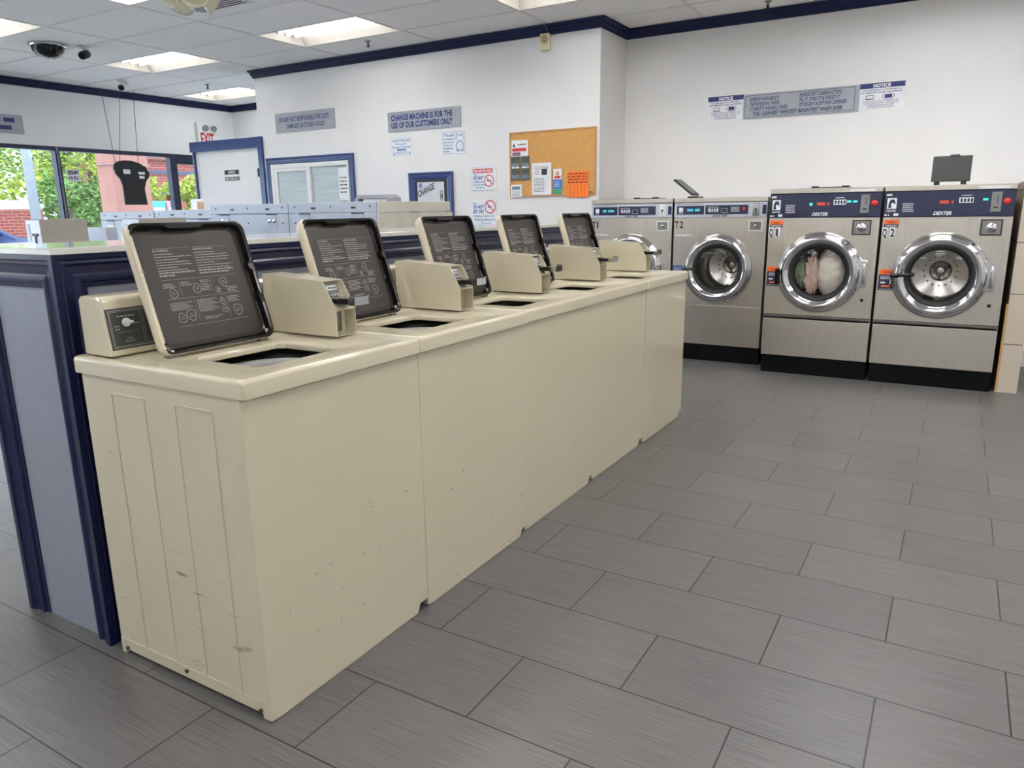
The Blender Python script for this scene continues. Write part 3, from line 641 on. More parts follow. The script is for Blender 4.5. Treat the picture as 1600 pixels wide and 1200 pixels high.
# ------------------------------------------------------------------ machines beyond the partition
def back_unit(x0, x1, Y, zt, depth, label):
    t = thing('steel_cabinet_washer', label, 'washing machine', ((x0+x1)/2, Y, 0), 'machines seen from behind beyond the partition')
    MB().box(x0+.003, x1-.003, Y, Y+depth, 0, zt-.075).build('cabinet', galv, t, .003)
    MB().box(x0+.003, x1-.003, Y+.002, Y+depth, zt-.072, zt).build('top_cover', galv, t, .004)
    mb = MB(); W = x1-x0
    for f in (.2, .8):
        x = x0+W*f; mb.cut().box(x-.05, x+.05, Y-.004, Y, zt-.17, zt-.085, 0); mb.box(x-.055, x+.055, Y-.008, Y, zt-.08, zt-.073, 1)
        for d in (-.025, .025): mb.ring((x+d, Y-.004, zt-.125), (0, -1, 0), [(.016, 0), (.016, .006), (.009, .01), (.001, .01)], 14, 2)
    mb.build('inlet_bracket', [galv, black, chrome], t)
    mb = MB()
    for f in (.08, .5, .93):
        mb.cut().cyl((x0+W*f, Y-.003, zt-.14), (x0+W*f, Y, zt-.14), .006, n=8)
        mb.cut().cyl((x0+W*f, Y-.001, zt-.03), (x0+W*f, Y+.002, zt-.03), .006, n=8)
    for f in (.3, .75): mb.cut().box(x0+W*f-.02, x0+W*f+.02, Y-.001, Y+.002, zt-.045, zt-.033)
    mb.build('screw', black, t)
    return t
YU = 3.9
xs = [pY(145, 331, YU).x, pY(229, 330, YU).x, pY(327, 327, YU).x, pY(449, 318, YU).x, pY(590, 314, YU).x]
back_unit(xs[0], xs[1], YU+.06, 1.325, .8, 'grey steel machine back under the hanging black panel, leftmost of the taller row')
back_unit(xs[1]+.01, xs[2], YU+.06, 1.33, .8, 'grey steel machine back below the last window, second from the left in its row')
back_unit(xs[2]+.005, xs[3], YU, 1.362, .85, 'grey steel machine back in front of the office door')
u4 = back_unit(xs[3], xs[4]-.012, YU, 1.362, .85, 'grey steel machine back in front of the sliding window, with a beige end')
MB().box(xs[4]-.012, xs[4], YU, YU+.86, 0, 1.285).box(xs[4]-.012, xs[4]+.002, YU+.003, YU+.83, 1.29, 1.362).build('end_panel', beige, u4, .003)
p = pY(581, 313, YU+.25)
t = thing('cart_handle', 'grey rounded handle standing above the grey steel machines by the sliding window', 'handle', (p.x, YU+.25, 1.362))
g_ = mat('grey_plastic', (140, 140, 148), .4); W_ = .17
MB().prism([(p.x-W_, YU+.25, 1.363), (p.x-W_+.01, YU+.25, 1.39), (p.x-W_+.04, YU+.25, 1.412), (p.x+W_-.04, YU+.25, 1.412), (p.x+W_, YU+.25, 1.39), (p.x+W_, YU+.25, 1.363), (p.x+W_-.03, YU+.25, 1.363), (p.x+W_-.03, YU+.25, 1.385), (p.x-W_+.04, YU+.25, 1.385), (p.x-W_+.04, YU+.25, 1.363)], (0, .12, 0)).build('grip', g_, t, .004)
MB().box(p.x-.1, p.x+.12, YU+.27, YU+.36, 1.362, 1.384).build('base', white, t)
p = pY(322, 318, YU+.3); t = thing('carton', 'small white and tan carton on the steel machine top by the office door', 'box', (p.x-.12, YU+.3, 1.33))
MB().box(p.x-.2, p.x-.03, YU+.3, YU+.45, 1.33, 1.42).build('carton_body', paper, t); MB().box(p.x-.11, p.x-.035, YU+.294, YU+.3, 1.335, 1.4).build('tan_label', mat('tan_card', (180, 150, 120), .8), t)
# low white washers on the other side, only their tops and coin boxes show
YT = 2.6
def far_washer(px0, px1, pxr, pyt, label, glabel):
    a = pY(px0, pyt, YT); b = pY(px1, pyt, YT); c = pX(pxr, pyt, b.x)
    x0, x1, ze = a.x, b.x, 1.275
    t = thing('washing_machine', label, 'washing machine', (x0-.15, YT-.1, 0), 'machines beyond the partition with coin boxes')
    bx0, bx1 = x1-.66, x1+.03
    MB().box(bx0, bx1, YT-.15, YT+.5, .03, 1.07).build('cabinet', beige, t, .004)
    MB().box(bx0-.003, bx1+.003, YT-.16, YT+.52, 1.07, 1.115).build('top_deck', white, t, .006)
    MB().box(bx0+.02, bx1-.02, YT+.42, YT+.5, 1.115, 1.215).build('console', galv, t, .006)
    cbx = MB().box(x0, x1, YT, YT+.3, 1.115, ze).build('coin_box', mat('taupe_enamel', (150, 145, 138), .4), t, .002)
    W = x1-x0
    MB().box(x0+.005, x1-.005, YT-.004, YT, 1.12, ze-.006).build('face_plate', silver, cbx, .001)
    mb = MB(); mb.box(x0+W*.15, x0+W*.3, YT-.006, YT-.004, 1.135, ze-.03, 0); mb.box(x0+W*.45, x0+W*.8, YT-.012, YT-.004, 1.17, 1.185, 1); mb.box(x0+W*.58, x0+W*.66, YT-.01, YT-.004, 1.125, 1.17, 1); mb.build('lock', [galv, black], cbx)
    mb = MB(); mb.cyl((bx0+.1, YT-.05, 0), (bx0+.1, YT-.05, .03), .02).cut().cyl((bx1-.1, YT-.05, 0), (bx1-.1, YT-.05, .03), .02).cut().cyl((bx1-.1, YT+.4, 0), (bx1-.1, YT+.4, .03), .02).cut().cyl((bx0+.1, YT+.4, 0), (bx0+.1, YT+.4, .03), .02); mb.build('foot', dkgrey, t)
far_washer(39, 62, 122, 344, 'washer beyond the partition, its coin box showing in front of the left windows', '')
far_washer(190, 218, 280, 340.5, 'washer beyond the partition whose coin box shows just above the nearest raised lid', '')

# ------------------------------------------------------------------ steel front loaders along the back wall
def front_loader(kind, x0, x1, Y, zt, name, label):
    W = x1-x0; t = thing('front_load_washer', label, 'washing machine', ((x0+x1)/2, Y, 0), 'stainless front-loading washers')
    Q = kind == 'Q'; dep = YD-.02-Y
    g = .006
    zk = .14; cz = {'Q': .80, 'T': .79}[kind]; cx = x0+W*(.5 if Q else .505)
    R = {'Q': .29, 'T': .275}[kind]; rh = R*.72
    zl = .485 if not Q else .47
    z_pan = zt-.16 if not Q else zt-.215
    # base plinth
    MB().box(x0+.01, x1-.01, Y+.01, Y+dep, 0, zk).build('plinth', mat('matt_black_base', (10, 10, 10), .7, spec=.12), t)
    mb = MB(); y = Y
    # shell sides, top, back
    mb.box(x0+g, x0+g+.003, Y+.002, Y+dep, zk, zt-.006); mb.box(x1-g-.003, x1-g, Y+.002, Y+dep, zk, zt-.006); mb.box(x0+g, x1-g, Y+.002, Y+dep, zt-.009, zt-.005); mb.box(x0+g, x1-g, Y+dep-.003, Y+dep, zk, zt-.006)
    mb.build('shell', steel, t)
    mb = MB(); mb.plate_hole(x0+g, x1-g, zl, z_pan, Y, cx, cz, rh+.01)
    mb.ring((cx, Y, cz), (0, 1, 0), [(rh+.01, 0), (rh+.01, .03)], 64)
    mb.build('front_panel', steel, t)
    MB().box(x0+g, x1-g, Y-.002, Y+.01, zk+.003, zl-.004 if not Q else zl-.035).build('lower_panel', steel, t, .0015)
    if Q: MB().prism([(x0+g, Y+.02, zl), (x0+g, Y-.003, zl-.002), (x0+g, Y-.003, zl-.006), (x0+g, Y+.016, zl-.03), (x0+g, Y+.02, zl-.034)], (W-2*g, 0, 0)).build('kick_strip', dchrome, t)
    # top strip
    MB().box(x0+g-.002, x1-g+.002, Y-.006, Y+.2, zt-.036, zt).build('top_strip', steel, t, .003)
    # drum
    mb = MB(); n = 48
    mb.ring((cx, Y, cz), (0, 1, 0), [(rh-.02, .06), (rh+.03, .07), (rh+.04, .42), (rh-.02, .45), (.05, .47)], n); 
    mb.ring((cx, Y, cz), (0, 1, 0), [(.075, .46), (.06, .43), (.02, .42), (.001, .42)], 24)
    for k in range(3):
        a = k*2.094+.5; d = Vector((math.cos(a), 0, math.sin(a))); e = Vector((-math.sin(a), 0, math.cos(a))); b0 = Vector((cx, Y+.1, cz))+d*(rh+.035)
        mb.prism([b0-e*.04, b0+e*.04, b0-d*.07], (0, .3, 0))
    mb.build('drum', drumm, t)
    mb = MB()
    for k in range(16):
        a = k*.3927; mb.cyl((cx+math.cos(a)*.11, Y+.462, cz+math.sin(a)*.11), (cx+math.cos(a)*.11, Y+.455, cz+math.sin(a)*.11), .006, n=6)
    mb.build('drum_hole', black, t)
    # door: chrome ring, gasket, glass, handle, hinge
    rt = thing
    mb = MB(); k = R/.29
    mb.ring((cx, Y, cz), (0, -1, 0), [(R+.012*k, 0), (R+.012*k, .006), (R-.004*k, .012), (R-.012*k, .034), (R-.035*k, .05), (R-.055*k, .044), (R-.07*k, .03), (R-.078*k, .02)], 72)
    door = mb.build('door_ring', chrome, t)
    mb = MB(); mb.ring((cx, Y, cz), (0, -1, 0), [(R-.074*k, .024), (R-.085*k, .026), (R-.105*k, .01), (R-.112*k, -.03), (R-.112*k, -.06)], 64); mb.build('gasket', mat('black_rubber', (24, 24, 24), .6), door)
    mb = MB(); rg = R-.106*k
    mb.ring((cx, Y, cz), (0, -1, 0), [(rg, .008), (rg*.9, .014), (rg*.6, .02), (rg*.3, .023), (.001, .024)], 48); mb.build('door_glass', dglass, door)
    if not Q:
        mb = MB(); c0 = Vector((cx-R+.0, Y-.045, cz-.005)); mb.tube([c0+Vector((-.004, .03, 0)), c0+Vector((0, -.005, 0)), c0+Vector((.05, -.02, .002)), c0+Vector((.105, -.018, .0))], .0105, 10); mb.build('door_handle', blackg, door)
    elif name == 'Q1':
        mb = MB(); c0 = Vector((cx-R+.005, Y-.05, cz-.04)); mb.obox(c0+Vector((-.018, 0, -.055)), XR, ZU, (0, -1, 0), .036, .125, .03); mb.cyl(c0+Vector((0, .05, .04)), c0+Vector((0, -.01, .04)), .015); mb.build('door_handle', blackg, door, .008)
    else:
        mb = MB(); c0 = Vector((cx-R+.0, Y-.045, cz)); mb.tube([c0+Vector((.01, .02, .0)), c0+Vector((.03, -.02, 0)), c0+Vector((.09, -.03, .006)), c0+Vector((.14, -.03, .01))], .0125, 10); mb.tube([c0+Vector((-.012, -.015, -.004)), c0+Vector((.04, -.022, 0))], .017, 10); mb.build('door_handle', blackg, door)
    hx = cx+R+.012
    mb = MB()
    if Q:
        mb.prism([(hx-.03, Y, cz+.13), (hx-.008, Y, cz+.1), (hx+.032, Y, cz+.095), (hx+.032, Y, cz-.095), (hx-.008, Y, cz-.1), (hx-.03, Y, cz-.13)], (0, -.012, 0)); mb.cyl((hx+.012, Y-.018, cz-.075), (hx+.012, Y-.018, cz+.075), .011)
        mb.build('hinge', chrome, door, .002)
        MB().cyl((x1-.075, Y+.002, .605), (x1-.075, Y-.004, .605), .012, n=14).build('service_lock', black, t)
    # control panel
    if Q:
        za, zb = z_pan+.004, zt-.04
        pnl = MB().box(x0+g, x1-g, Y-.006, Y+.01, za, zb).build('control_panel', dxblue, t, .002)
        yy = Y-.0062; u = lambda f: x0+W*f; v = lambda f: za+(zb-za)*f
        mb = MB(); mb.rect((u(.03), yy, v(.32)), XR, ZU, .06, .075, 0)
        mb.text('DEXTER', (u(.03), yy, v(.2)), XR, ZU, .012, .06, 'L', 0, .02)
        mb.text('DEXTER', (u(.40), yy, v(.06)), XR, ZU+XR*.3, .024, .11, 'L', 0, .03)
        for k_ in range(5): mb.dashes((u(.155), yy, v(.5)-k_*.013), XR, ZU, .07, .005, 0, seed=k_)
        mb.rect((u(.585), yy, v(.52)), XR, ZU, .085, .036, 0); mb.dashes((u(.02), yy, v(.85)), XR, ZU, .035, .012, 0, seed=2); mb.dashes((u(.015), yy, v(.04)), XR, ZU, .03, .009, 0, seed=4); mb.rect((u(.09), yy, v(.03)), XR, ZU, .03, .018, 0)
        mb.rect((u(.60), yy, v(.8)), XR, ZU, .06, .004, 0)
        mb.build('panel_print', paper, pnl)
        mb = MB(); mb.poly([(u(.03)+a, yy-.001, v(.32)+b) for a, b in ((.008, .006), (.03, .006), (.024, .03), (.034, .044), (.05, .03), (.052, .046), (.042, .066), (.02, .064), (.01, .04))]); mb.build('emblem', dxblue, pnl); mb = MB(); [mb.rect((u(.585)+.008+k_*.02, yy-.001, v(.52)+.006), XR, ZU, .013, .024, 0) for k_ in range(4)]; mb.build('cycle_button', dxblue, pnl)
        mb = MB(); mb.dashes((u(.44), yy-.0005, v(.5)), XR, ZU, .085, .022, 0, seed=11); mb.build('red_display', mat('display_red', (150, 60, 40), .4, emit=(230, 70, 40), strength=.35), pnl)
        mb = MB(); mb.dashes((u(.76 if name == 'Q2' else .7), yy-.0005, v(.6)), XR, ZU, .05 if name == 'Q2' else .07, .016, 0, seed=3)
        if name == 'Q1': mb.ring((u(.385), Y-.006, v(.55)), (0, -1, 0), [(.012, 0), (.010, .004), (.001, .005)], 16)
        mb.build('indicator_light', mat('display_green' if name == 'Q2' else 'display_cyan', (60, 190, 170) if name == 'Q2' else (70, 190, 210), .4, emit=(70, 220, 190), strength=.7), pnl)
        cs = MB().box(u(.82), u(.895), Y-.013, Y-.006, v(.16), v(.92)).build('coin_slot', dchrome, pnl, .003)
        MB().box(u(.862), u(.868), Y-.0145, Y-.013, v(.5), v(.8)).box(u(.84), u(.875), Y-.0145, Y-.013, v(.3), v(.36)).build('slot', black, cs)
        MB().ring((u(.935), Y-.006, v(.57)), (0, -1, 0), [(.021, 0), (.021, .006), (.017, .012), (.001, .013)], 20).build('stop_button', red, pnl)
        q0, q1, q2, q3 = u(.765), u(.925), z_pan-.125, z_pan-.018
        vt = MB().box(q0, q1, Y-.006, Y, q2, q3).box(q0+.008, q1-.008, Y-.008, Y-.006, q2+.008, q3-.008, 1).build('coin_vault', [black, dchrome], t, .001)
        MB().ring(((q0+q1)/2, Y-.008, (q2+q3)/2), (0, -1, 0), [(.036, 0), (.034, .012), (.026, .016), (.012, .017), (.012, .024), (.001, .024)], 8).build('lock', chrome, vt)
        # labels
        mb = MB(); y_ = Y-.0008; lx = x0+.015
        mb.rect((lx, y_, z_pan-.048), XR, ZU, .095, .03, 0); mb.rect((lx, y_, z_pan-.072), XR, ZU, .092, .024, 1); mb.text('WARNING', (lx+.02, y_, z_pan-.042), XR, ZU, .012, .05, 'L', 3, .02, .0012)
        mb.dashes((lx+.01, y_, z_pan-.058), XR, ZU, .075, .004, 2, .0012, seed=1); mb.dashes((lx+.01, y_, z_pan-.067), XR, ZU, .075, .004, 2, .0012, seed=8)
        mb.cut(); mb.rect((lx, y_, .80), XR, ZU, .105, .036, 0); mb.rect((lx, y_, .685), XR, ZU, .105, .115, 1); mb.text('WARNING', (lx+.025, y_, .811), XR, ZU, .012, .06, 'L', 3, .02, .0012)
        for k_ in range(3): mb.dashes((lx+.012, y_, .785-k_*.009), XR, ZU, .08, .004, 2, .0012, seed=k_)
        mb.rect((lx+.015, y_, .735), XR, ZU, .03, .012, 2, .0012); mb.rect((lx+.075, y_, .73), XR, ZU, .006, .03, 2, .0012); mb.rect((lx+.02, y_, .71), XR, ZU, .055, .012, 0, .0012); mb.dashes((lx+.01, y_, .692), XR, ZU, .085, .004, 2, .0012, seed=9)
        mb.build('warning_label', [orange, labnavy, paper, dark_ink], t)
        tx0, tz, th = x0+.012, z_pan-.135, .056
        mb = MB(); mb.rect((tx0-.006, Y-.0008, tz-.007), XR, ZU, .036, .072, 0, .0006); mb.rect((tx0+.045, Y-.0008, tz-.007), XR, ZU, .034, .072, 0, .0006); mb.text(name[0], (tx0, Y-.0008, tz), XR, ZU, th, .027, 'L', 1, .03, .0014); mb.text(name[1], (tx0+.05, Y-.0008, tz), XR, ZU, th, .014 if name[1] == '1' else .027, 'L', 1, .03, .0014)
        mb.build('number_sticker', [paper, dark_ink], t)
        mb = MB(); mb.rect((u(.72), Y-.0065, zt-.03), XR, ZU, W*.22, .016, 0); mb.build('top_sticker', paper, t)
    else:
        za, zb = z_pan+.002, zt-.04
        pnl = MB().box(x0+g, x1-g, Y-.005, Y+.01, za, zb).build('control_panel', silver, t, .002)
        yy = Y-.0052; u = lambda f: x0+W*f; v = lambda f: za+(zb-za)*f
        mb = MB(); mb.box(u(.035), u(.335), Y-.008, Y-.005, v(.2), v(.8)); mb.box(u(.35), u(.80), Y-.008, Y-.005, v(.2), v(.82)); mb.box(u(.945), u(.985), Y-.008, Y-.005, v(.2), v(.8)); mb.build('display_window', dxblue, pnl)
        mb = MB(); y2 = Y-.0083
        mb.rect((u(.06), y2, v(.38)), XR, ZU, .035, .035, 0); mb.rect((u(.06), y2, v(.28)), XR, ZU, .035, .005, 0)
        mb.frame((u(.38), y2, v(.36)), XR, ZU, .085, .04, .003, 0); [mb.rect((u(.385)+.004+k_*.02, y2, v(.42)), XR, ZU, .011, .02, 0) for k_ in range(4)]
        mb.frame((u(.52), y2, v(.3)), XR, ZU, .05, .035, .002, 0); [mb.dashes((u(.62), y2, v(.65)-k_*.011), XR, ZU, .07, .004, 0, seed=k_) for k_ in range(4)]
        mb.dashes((u(.04), yy, v(.88)), XR, ZU, .16, .008, 1, seed=5); mb.dashes((u(.25), yy, v(.9)), XR, ZU, .06, .006, 1, seed=4)
        mb.text('DEXTER', (u(.43), yy, v(.04)), XR, ZU+XR*.3, .016, .12, 'L', 2, .03)
        mb.build('panel_print', [paper, dchrome, dark_ink], pnl)
        mb = MB(); mb.dashes((u(.15), y2-.0003, v(.42)), XR, ZU, .11, .02, 0, seed=8 if name == 'T1' else 12); mb.build('indicator_light', mat('display_teal', (60, 150, 170), .4, emit=(80, 190, 210), strength=.5), pnl)
        if name == 'T2': MB().rect((u(.745), y2-.0004, v(.45)), XR, ZU, .018, .028).build('stop_button', red, pnl)
        cs = MB().box(u(.845), u(.915), Y-.014, Y-.005, v(.08), v(.94)).build('coin_slot', white if name == 'T1' else chrome, pnl, .004)
        MB().box(u(.877), u(.883), Y-.0155, Y-.014, v(.15), v(.4)).ring((u(.88), Y-.014, v(.5)), (0, -1, 0), [(.01, 0), (.009, .003), (.001, .003)], 12).build('slot', dxblue, cs)
        q0, q1, q2, q3 = u(.81), u(.955), z_pan-.11, z_pan-.025
        vt = MB().box(q0, q1, Y-.004, Y, q2, q3).box(q0+.012, q1-.012, Y-.006, Y-.004, q2+.01, q3-.01, 1).build('coin_vault', [white, dchrome], t, .001)
        MB().ring(((q0+q1)/2, Y-.006, (q2+q3)/2), (0, -1, 0), [(.012, 0), (.012, .006), (.001, .006)], 14).build('lock', chrome, vt)
        mb = MB(); tx0, tz = x0+.014, z_pan-.085
        mb.text(name[0], (tx0, Y-.0008, tz), XR, ZU, .056, .03, 'L', 1, .03, .001); mb.text(name[1], (tx0+.042, Y-.0008, tz), XR, ZU, .056, .014 if name[1] == '1' else .03, 'L', 1, .03, .001)
        mb.build('number_sticker', [paper, dark_ink], t)
        mb = MB(); mb.dashes((x0+.02, Y-.0008, z_pan-.152), XR, ZU, .15, .012, 0, seed=2); mb.rect((x0+.003+.006, Y-.0008, .72), XR, ZU, .085, .09, 1); [mb.dashes((x0+.018, Y-.0008, .79-k_*.013), XR, ZU, .07, .004, 0, .001, seed=k_) for k_ in range(5)]
        mb.build('label', [paper, mat('blue_label', (44, 72, 140), .5)], t)
    return t, cx, cz, rh
# soap box lids are parts of the machines
def soap_lid(t, x0, x1, Y, z, ang, mode):
    mb = MB()
    if mode == 'closed':
        mb.box(x0, x1, Y+.05, Y+.25, z, z+.008); mb.box(x0, x0+.05, Y+.03, Y+.055, z+.002, z+.014); mb.box(x1-.05, x1, Y+.03, Y+.055, z+.002, z+.014)
        return mb.build('soap_lid', black, t, .002)
    d = Vector((0, math.cos(ang), math.sin(ang))); o = Vector((x0, Y+.09, z+.022)); nn = XR.cross(d).normalized()
    mb.obox(o, XR, d, nn, x1-x0, .175, .014); mb.obox(o+d*.165+XR*.1, XR, d, nn, .06, .018, .018)
    for xx in (x0+.02, x1-.055): mb.box(xx, xx+.035, Y+.06, Y+.11, z, z+.03)
    o_ = mb.build('soap_lid', black, t, .005)
    mb = MB(); fn = -nn; ff = o+d*.03+fn*.0005
    mb.frame(ff+XR*.02+d*.005, XR, d, x1-x0-.04, .115, .002, 0, .0) ; [mb.dashes(ff+XR*(.1)+d*(.1-k*.009)+fn*.0003, XR, d, .1, .0035, seed=k, lift=0) for k in range(3)]
    mb.build('lid_print', dkgrey, o_); return o_
YT_, YQ = 6.235, 6.02
tx = [pY(923, 330, YT_).x, pY(1055, 330, YT_).x, pY(1198, 330, YT_).x]
tx = [-2.868, -2.104, -1.325]
qx = [-1.272, -.487, .308]
T1, *_ = front_loader('T', tx[0], tx[1]-.004, YT_, 1.37, 'T1', 'stainless front-loading washer marked T1, partly behind the farthest coin box')
T2, *_ = front_loader('T', tx[1]+.004, tx[2], YT_, 1.37, 'T2', 'stainless front-loading washer marked T2, with an open tilted soap lid on top')
Q1, cxq, czq, rhq = front_loader('Q', qx[0], qx[1]-.004, YQ, 1.42, 'Q1', 'stainless front-loading washer marked Q1 with laundry behind its round glass')
Q2, *_ = front_loader('Q', qx[1]+.004, qx[2], YQ, 1.42, 'Q2', 'empty stainless front-loading washer marked Q2, beside the tiled wall end')
soap_lid(Q2, pY(1454, 280, YQ).x, pY(1516, 280, YQ).x, YQ, 1.42, math.radians(80), 'open')
soap_lid(Q1, pY(1267, 290, YQ).x, pY(1326, 290, YQ).x, YQ, 1.42, 0, 'closed')
soap_lid(T1, pY(988, 309, YT_).x, pY(1026, 309, YT_).x, YT_, 1.37, 0, 'closed')
# T2 lid is seen edge-on, tilted back to the left
a = pY(1083, 306, YT_+.1); b = pY(1054, 282, YT_+.1); mb = MB(); dv = (b-a); L_ = dv.length; dv.normalize(); nn = Vector((dv.z, 0, -dv.x))
mb.obox(a+Vector((0, -.04, 0)), YR, dv, nn, .20, L_, .014); mb.box(a.x-.03, a.x+.06, YT_+.04, YT_+.2, 1.37, 1.385)
sl_ = mb.build('soap_lid', black, T2, .004)
mb = MB(); mb.obox(a+Vector((0, -.03, 0))+dv*.02+nn*.0145, YR, dv, nn, .18, L_-.04, .002); mb.build('lid_liner', mat('grey_mesh', (120, 122, 122), .6, bump=.5), sl_)

# laundry inside Q1
def blobmesh(name, c, s, amp, fr, m_, label, cat, seed, cut=None):
    rr = random.Random(seed); from mathutils import noise
    mb = MB(); nu, nv = 48, 28; loops = []
    for j in range(nv+1):
        th = math.pi*(j+.02)/(nv+.04); row = []
        for i in range(nu):
            ph = 2*math.pi*i/nu; d = Vector((math.sin(th)*math.cos(ph), math.cos(th), math.sin(th)*math.sin(ph)))
            q = Vector((d.x*fr[0], d.y*fr[1], d.z*fr[2]))+Vector((seed, 0, 0))
            k = 1+amp*(noise.noise(q)+.5*noise.noise(q*2.3)-.35*abs(noise.noise(q*3.7)))
            p = Vector((d.x*s[0], d.y*s[1], d.z*s[2]))*k+Vector(c); row.append(p)
        loops.append(row)
    mb.loft(loops, 0, True, True, True); return tag(mb.build(name, m_), label, cat)
patt = mat('rose_print_fabric', (206, 176, 158), .9); N = patt.node_tree.nodes; L = patt.node_tree.links
vo = N.new('ShaderNodeTexVoronoi'); vo.inputs['Scale'].default_value = 34; cr = N.new('ShaderNodeValToRGB'); cr.color_ramp.elements[0].color = lin((110, 60, 56)); cr.color_ramp.elements[1].color = lin((212, 184, 168)); cr.color_ramp.elements[0].position = .18; cr.color_ramp.elements[1].position = .34
L.new(vo.outputs['Distance'], cr.inputs[0]); L.new(cr.outputs[0], N['Principled BSDF'].inputs['Base Color'])
blobmesh('white_bedding', (cxq+.078, YQ+.16, czq-.01), (.125, .12, .195), .10, (1.2, 1.2, 8), cloth_w, 'white bulky bedding behind the glass of washer Q1', 'laundry', 3)
blobmesh('patterned_cloth', (cxq-.062, YQ+.09, czq-.04), (.045, .05, .16), .45, (4, 4, 4), patt, 'pink patterned cloth crumpled between the green cloth and white bedding', 'laundry', 9)
blobmesh('green_cloth', (cxq-.15, YQ+.13, czq-.03), (.07, .07, .12), .3, (3, 3, 3), cloth_g, 'green cloth at the left of the laundry behind the glass', 'laundry', 14)

# tiled wall end right of Q2
mb = MB(); a = .345; b = pZ(1588, 617, 0).x
struct('wall_tiled', MB().box(a, b+.0, YQ+.02, YD, 0, 1.425), dtile)
struct('trim_4', MB().box(a-.012, a, YQ+.03, YQ+.05, 0, .62), mat('pine_strip', (206, 160, 96), .6))
MB_ = MB().box(a-.004, b+.004, YQ+.016, YD, 1.425, 1.437); struct('trim_5', MB_, m_wall)

# ------------------------------------------------------------------ signs on the walls
def S(name, label, cat, Y, a, b, base, t=.004, bevel=0):     # a = top left pixel, b = bottom right pixel
    p, q = pY(a[0], a[1], Y), pY(b[0], b[1], Y); x0, x1, z1, z0 = p.x, q.x, p.z, q.z
    return signbox(name, label, cat, x0, x1, z0, z1, Y, base, t, None, None, bevel), x0, x1, z0, z1
def lines(mb, Ls, x0, x1, z0, z1, Y, mi=0, align='C', bold=.03, fill=.86, pad=.04):
    n = len(Ls); H = (z1-z0)/n
    for k, s in enumerate(Ls):
        z = z1-(k+1)*H+H*(1-fill)/2; xx = {'L': x0+(x1-x0)*pad, 'C': (x0+x1)/2}[align]
        mb.text(s, (xx, Y, z), XR, ZU, H*fill*.92, None, align, mi, bold, .0012, (x1-x0)*(1-2*pad))
r_, x0, x1, z0, z1 = S('notice_sign', 'silver plate reading we are not responsible for lost, damaged or stolen goods', 'sign', YC, (430, 178.5), (524.5, 200), signsil, .01, .002)
mb = MB(); h = z1-z0; lines(mb, ['WE ARE NOT RESPONSIBLE FOR LOST,'], x0+.03, x1-.04, z1-h*.5, z1-h*.16, YC-.01, 0, 'L', .015, .8); lines(mb, ['DAMAGED OR STOLEN GOODS'], x0+.16, x1-.13, z0+h*.16, z1-h*.52, YC-.01, 0, 'L', .015, .8); mb.build('lettering', signblue, r_)
r_, x0, x1, z0, z1 = S('notice_sign', 'silver framed plate reading change machine is for the use of our customers only', 'sign', YC, (606, 176.5), (720.5, 197.8), signsil, .01, .002)
mb = MB(); h = z1-z0; wd = x1-x0
for k, s in enumerate(('CHANGE MACHINE IS FOR THE', 'USE OF OUR CUSTOMERS ONLY')): mb.text(s, (x0+wd*.05, YC-.01, z1-h*(.44+.38*k)), XR, ZU, h*.29, wd*.85, 'L', 0, .04, .0012)
mb.build('lettering', signblue, r_)
mb = MB(); mb.frame((x0+.01, YC-.0105, z0+.012), XR, ZU, wd-.07, h-.024, .005, 0); mb.build('border_line', dchrome, r_)
mb = MB(); [mb.cut().ring((x1-.03, YC-.01, z), (0, -1, 0), [(.01, 0), (.008, .004), (.001, .005)], 12) for z in (z0+.025, z1-.025)]; mb.build('screw', chrome, r_)
# small printed notices
r_, x0, x1, z0, z1 = S('paper_notice', 'white and blue not responsible notice below the left end of the change sign', 'notice', YC, (611, 216.5), (644, 243), paper, .002)
mb = MB(); wd, h = x1-x0, z1-z0; mb.frame((x0+.006, YC-.002, z0+.006), XR, ZU, wd-.012, h-.012, .002); lines(mb, ['We ARE NOT RESPONSIBLE', 'For Loss Or', 'Damage of Clothes'], x0+.01, x1-.01, z0+h*.42, z1-.012, YC-.002, 0, 'C', .02, .75, .02)
mb.rect((x0+wd*.28, YC-.002, z0+h*.3), XR, ZU, wd*.44, h*.09); [mb.dashes((x0+wd*.2, YC-.002, z0+h*(.2-.09*k)), XR, ZU, wd*.6, .006, seed=k) for k in range(2)]
for sx in (.08, .84): mb.poly([(x0+wd*sx, YC-.0026, z0+h*.08), (x0+wd*(sx+.09), YC-.0026, z0+h*.08), (x0+wd*(sx+.045), YC-.0026, z0+h*.24)])
mb.build('lettering', pblue, r_)
r_, x0, x1, z0, z1 = S('paper_notice', 'white thank you notice with an alarm clock drawing, below the change sign', 'notice', YC, (691, 206.5), (727.5, 240), paper, .002)
mb = MB(); wd, h = x1-x0, z1-z0; mb.frame((x0+.004, YC-.002, z0+.004), XR, ZU, wd-.008, h-.008, .003); mb.text('Thank You!', (x0+wd*.06, YC-.002, z1-h*.22), XR+ZU*0, ZU, h*.15, wd*.86, 'L', 0, 0.01, .001)
for k, s in enumerate(('For Removing', 'Your Laundry', 'As Soon As', 'The Machine', 'Finishes')): mb.text(s, (x0+wd*.05, YC-.002, z1-h*(.36+.135*k)), XR, ZU, h*.075, None, 'L', 0, .03, .001, wd*.46)
c = Vector((x0+wd*.77, YC-.0024, z0+h*.36)); 
